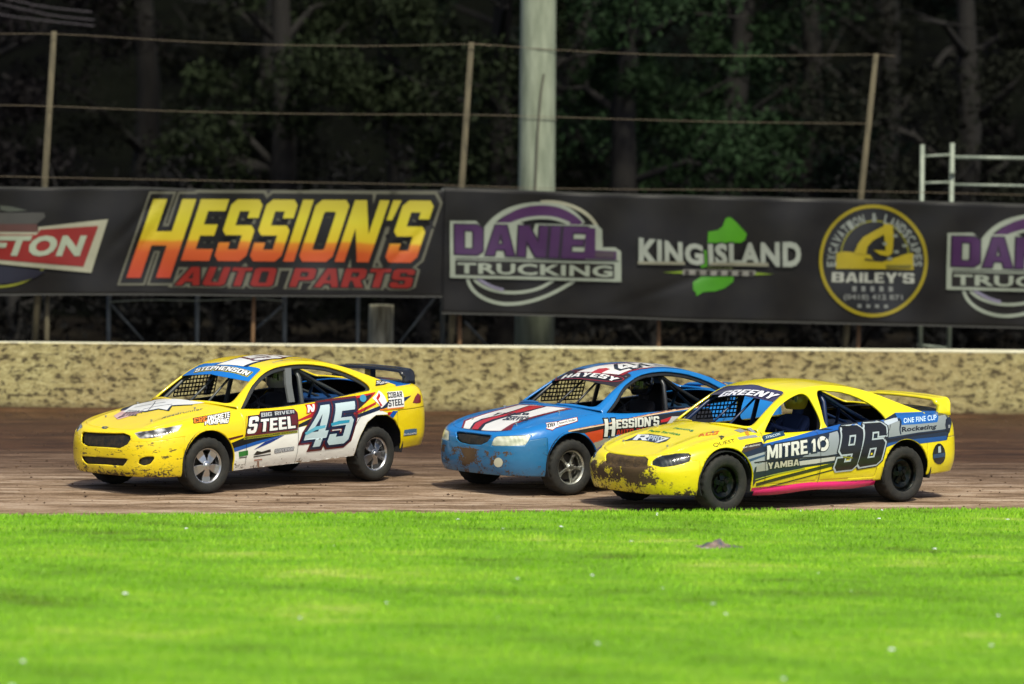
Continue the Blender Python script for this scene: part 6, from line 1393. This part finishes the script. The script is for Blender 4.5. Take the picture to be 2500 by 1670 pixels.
  ('tail_light','S','P',([(3.6,0.9),(3.651,0.902),(3.639,0.864),(3.595,0.864)],),'#8c9090',4),
 ],
}
# openings in the nose, in body-surface coordinates: (part, outline (perimeter, row), mirrored)
NOSE = {1: [('headlight',[(1.625,5.839),(1.875,6.176),(2.868,6.334),(3.757,6.333),(4.355,6.165),(4.002,5.166),(3.375,4.92),(2.714,4.675),(2.0,4.688)],1),('grille',[(-1.375,4.786),(-1.25,5.186),(-0.3,5.461),(1.02,5.988),(1.479,5.168),(1.518,4.512),(1.375,3.838),(0.993,3.342),(0.305,3.318),(-0.796,3.193),(-1.24,3.446)],0),('lower_grille',[(-1.259,2.03),(-0.302,2.165),(1.431,2.283),(1.307,1.913),(1.126,1.503),(0.196,1.492),(-0.901,1.331),(-1.125,1.552)],0),('fog_light',[(2.027,2.228),(2.314,2.499),(2.852,2.506),(2.76,2.167),(2.593,1.75),(2.286,1.598),(1.979,1.747)],0)],2: [('headlight',[(1.271,3.486),(1.405,4.833),(1.571,5.217),(2.509,5.26),(3.441,5.088),(3.28,4.167),(3.126,3.668),(2.225,3.588)],1),('grille',[(-0.9,5.444),(-0.8,5.923),(0.1,6.055),(1.143,5.654),(1.175,4.663),(1.039,4.001),(0.7,3.505),(0.044,3.405),(-0.5,3.575),(-0.714,4.007)],0)],3: [('headlight',[(1.849,4.992),(2.0,5.841),(2.286,6.611),(3.138,6.504),(3.761,5.671),(3.864,5.157),(3.75,4.283),(3.125,4.025),(2.429,3.812),(1.875,4.232)],1),('grille',[(-1.0,5.923),(-1.111,6.884),(-0.394,6.963),(1.119,6.964),(1.566,5.583),(1.625,3.724),(0.616,3.311),(-0.1,3.27),(-0.7,3.569)],0)]}

# ================================================================ CAR SETTINGS
YEL = (.86, .65, .004); YEL3 = (.84, .70, .005); BLU = (.006, .17, .50)
DOORS = [('front_door', [(.55,.30),(1.40,.30),(1.42,.70),(1.42,1.2),(.55,1.2)]), ('rear_door', [(1.44,.30),(2.30,.30),(2.36,.55),(2.52,.80),(2.60,1.2),(1.44,1.2)])]
WIN = [(.60,.90),(.78,1.09),(1.0,1.255),(1.25,1.36),(1.52,1.40),(1.85,1.40),(2.2,1.35),(2.55,1.24),(2.80,1.10),(2.83,1.0),(2.72,.975),(2.1,.93),(1.3,.895),(.8,.888)]
HIGH = {'F': [(.05,.235),(.004,.29),(.006,.42),(-.006,.53),(.010,.635),(.022,.70),(.05,.745),(.11,.772)],
        'C': [(.05,.235),(.015,.31),(0,.42),(.004,.54),(.015,.640),(.042,.722),(.095,.782),(.17,.812)]}
FLAT = {'F': [(.05,.235),(.012,.31),(0,.42),(-.016,.555),(.022,.60),(.034,.655),(.062,.690),(.12,.706)],
        'C': [(.05,.235),(.015,.31),(0,.42),(-.010,.555),(.020,.605),(.045,.690),(.10,.738),(.18,.762)]}
def common(i):
    if i == 1:
        return dict(pose=(-4.195,43.84,math.radians(48.05)), pitch=.030, dz=.01, stretch=.05, keys=HIGH, hood_c=[(-.76,.77),(-.50,.85),(-.10,.945),(.38,1.03)], doors=DOORS, windows=[WIN])
    if i == 2:
        g = [((r[0]+.09*w, r[1], r[2]), (q[0]+.09*w, q[1])) for (r, q), w in zip(GREEN, (0,.2,.5,.9,1,.8,.5,.2,0,0,0))]
        return dict(pose=(.165,44.66,math.radians(41.5)), pitch=.004, dz=.015, green=g, doors=DOORS, windows=[[(x+(.06 if 0.7 < x < 1.6 and z > 1.0 else 0), z) for x, z in WIN]], strip_u=2.0)
    return dict(pose=(1.95,42.95,math.radians(37.8)), pitch=.016, dz=-.005, squash=.05, stretch=.03, keys=FLAT, hood_c=[(-.76,.705),(-.50,.80),(-.10,.915),(.38,1.025)], doors=DOORS,
        windows=[[(.70,.925),(.78,1.06),(1.0,1.225),(1.27,1.335),(1.44,1.35),(1.52,1.24),(1.55,.945),(1.1,.922)], [(1.67,.955),(1.63,1.20),(1.65,1.37),(1.80,1.375),(2.1,1.33),(2.42,1.20),(2.60,1.05),(2.58,.985),(2.0,.96)]], strip_u=2.3)

# ================================================================ THE CARS
_vn = {}
def VN(h, low=.5):
    if h not in _vn: _vn[h] = vinyl('livery_vinyl', hexrgb(h), low)
    return _vn[h]
def DEC(i): return [(g, pl, k, sp, VN(col), L) for (g, pl, k, sp, col, L) in ART[i]]
M_GRILLE = NT('muddy_grille'); _v = M_GRILLE.obj(); M_GRILLE.set(Base_Color=M_GRILLE.ramp(M_GRILLE.noise(_v, 14, 5, .7), [(.42, (.012,.012,.010)), (.66, (.05,.035,.018))]), Roughness=.6)
_br = M_GRILLE.n('TexBrick', {'Vector': M_GRILLE.mapv(_v, (1,1,1)), 'Scale': 26.0, 'Mortar Size': .03}); M_GRILLE.bump(_br.outputs['Fac'], 1.0, .02); M_GRILLE = M_GRILLE.m
M_MUDG = NT('mud_packed_grille'); _v = M_MUDG.obj(); M_MUDG.set(Base_Color=M_MUDG.ramp(M_MUDG.noise(_v, 10, 6, .7), [(.40, (.035,.020,.008)), (.6, (.085,.050,.018)), (.74, (.30,.21,.03))]), Roughness=.8); M_MUDG.bump(M_MUDG.noise(_v, 30, 4, .6), .6, .02); M_MUDG = M_MUDG.m
def lamp_mat(name, stops, rough):
    q = NT(name); v = q.obj(); x, y, z = q.sep(v)
    q.set(Base_Color=q.ramp(q.noise(q.mapv(v, (1, 1, 2.2)), 7.0, 2, .4), stops), Roughness=rough, Coat_Weight=.7, Coat_Roughness=.05); q.bump(q.n('TexWave', {'Vector': v, 'Scale': 9.0}).outputs['Fac'], .25, .01); return q.m
M_HL1 = lamp_mat('clear_headlight', [(.40, (.05,.05,.05)), (.50, (.30,.31,.31)), (.62, (.60,.61,.60))], .12)
M_HL2 = lamp_mat('taped_headlight', [(.3, (.38,.42,.30)), (.5, (.55,.58,.44)), (.7, (.75,.76,.66))], .5)
M_HL3 = lamp_mat('dark_headlight', [(.40, (.010,.012,.012)), (.55, (.035,.042,.042)), (.68, (.15,.17,.15))], .10)
def fronts(i, mats, depth):
    return [(nm, uj, mats[nm], depth.get(nm, .02), both) for (nm, uj, both) in NOSE[i]]
Y1 = paint('yellow_race_paint', YEL, 0.0, .35, 1.0); Y1B = paint('scraped_yellow_paint', YEL, .11, .55, 5.0, .3, .9, .57)
B2 = paint('blue_race_paint', BLU, 0.0, .4, 3.0); B2B = paint('muddy_blue_paint', (.006,.14,.32), .30, .6, 8.0, .4, .6, .62)
Y3 = paint('yellow_gloss_paint', YEL3, 0.0, .35, 4.0); Y3B = paint('mud_caked_yellow_paint', YEL3, .43, .6, 6.0, .3, .6, .64)
M_BLK = flat('black_gloss', (.012,.013,.016), .22, 0, .5)
c1 = common(1); c1.update(label='yellow and white race car number 45 with a black rear wing, leading on the left', paint=Y1, bumper_paint=Y1B, strip=flat('blue_sun_strip', (.005,.16,.55), .3, 0, .4),
    boot_paint=paint('blue_boot', (.005,.13,.48), 0, .2), frame_mat=flat('window_rubber', (.022,.024,.024), .5), inner_frame=.045, bpillar=True, inside=flat('blue_interior_panel', (.004,.045,.16), .5), cage=M_GREY if False else flat('cage_grey', (.06,.068,.068), .4), seat=flat('navy_seat', (.006,.012,.035), .6),
    wing=dict(half=.62, z=1.205, x=3.44, chord=.23, foot=1.03, mat=M_BLK, mid=True), steer=-.10, seat_dx=.38, wheel='wedge', spin=.35, front=fronts(1, dict(headlight=M_HL1, grille=M_GRILLE, lower_grille=M_GRILLE, fog_light=M_GRILLE), dict(headlight=.006, grille=.03, lower_grille=.025, fog_light=.02)), decals=DEC(1),
    near_rear_arch=[(2.44,-.5),(2.44,.36),(2.50,.58),(2.62,.74),(2.78,.82),(2.98,.82),(3.14,.74),(3.24,.60),(3.27,.46),(3.30,.2),(3.32,-.5)])
c2 = common(2); c2.update(label='blue race car with red and white bonnet stripes, middle car of the three', paint=B2, bumper_paint=B2B, strip=flat('charcoal_sun_strip', (.022,.018,.024), .45),
    boot_paint=B2, frame_mat=flat('window_rubber_black', (.008,.009,.010), .5), inner_frame=.04, bpillar=False, inside=flat('dark_blue_interior', (.004,.03,.07), .5), cage=M_CAGE, seat=M_DARK,
    wing=dict(half=.66, z=1.13, x=3.30, chord=.34, foot=1.03, mat=B2), steer=-.04, seat_dx=.38, wheel='star', spin=.1, front=fronts(2, dict(headlight=M_HL2, grille=M_GRILLE), dict(headlight=.004, grille=.03)), decals=DEC(2))
c3 = common(3); c3.update(label='yellow race car number 96 with navy and silver side graphics and a mud caked bumper', paint=Y3, bumper_paint=Y3B, strip=flat('purple_navy_sun_strip', (.045,.040,.10), .3, 0, .5),
    boot_paint=paint('black_boot', (.015,.018,.022), 0, .2), frame_mat=M_DARK, inner_frame=None, bpillar=False, inside=flat('navy_interior', (.004,.010,.028), .5), cage=flat('cage_blue', (.008,.022,.075), .35), seat=flat('charcoal_seat', (.012,.013,.016), .6),
    wing=dict(half=.665, z=1.20, x=3.46, chord=.25, foot=1.00, mat=Y3), steer=-.02, seat_dx=.27, wheel='steel', spin=.6, front=fronts(3, dict(headlight=M_HL3, grille=M_MUDG), dict(headlight=.006, grille=.012)), decals=DEC(3), z0=.0, skirt=paint('pink_skirt', (.62,.008,.13), 0, .2))
for c in (c1, c2, c3):
    for L in ([(.57,.33),(.55,.60),(.555,.84),(.60,.90)], [(1.415,.30),(1.42,.60),(1.43,.90)], [(2.33,.60),(2.42,.76),(2.56,.87),(2.62,.93)]):
        c['decals'].append(('panel_gap', 'S', 'C', (L, .005), M_DARK, 7))
for c in (c1, c2, c3): build_car(c)
def in_car(c, p): 
    X, Y, th = c['pose']; x, y, z = c['xf'](p); return Vector((X+x*math.cos(th)-y*math.sin(th), Y+x*math.sin(th)+y*math.cos(th), z))
SUIT = [flat('dark_race_suit', (.014,.015,.02), .8), flat('black_race_suit', (.010,.010,.012), .8), flat('blue_race_suit', (.012,.03,.10), .8)]
for c, s, hc, l in ((c1, 0, (.30,.28,.26), 'driver in a dark suit and pale helmet at the wheel of car 45'), (c2, 1, (.02,.02,.025), 'driver in a black helmet inside the blue car'), (c3, 2, (.55,.40,.03), 'driver in a yellow helmet at the wheel of car 96')):
    o = person('person', in_car(c, (1.56+c['seat_dx'], 0.0, .40)), SUIT[s], None, hc, l); o.rotation_euler = (0, 0, c['pose'][2])
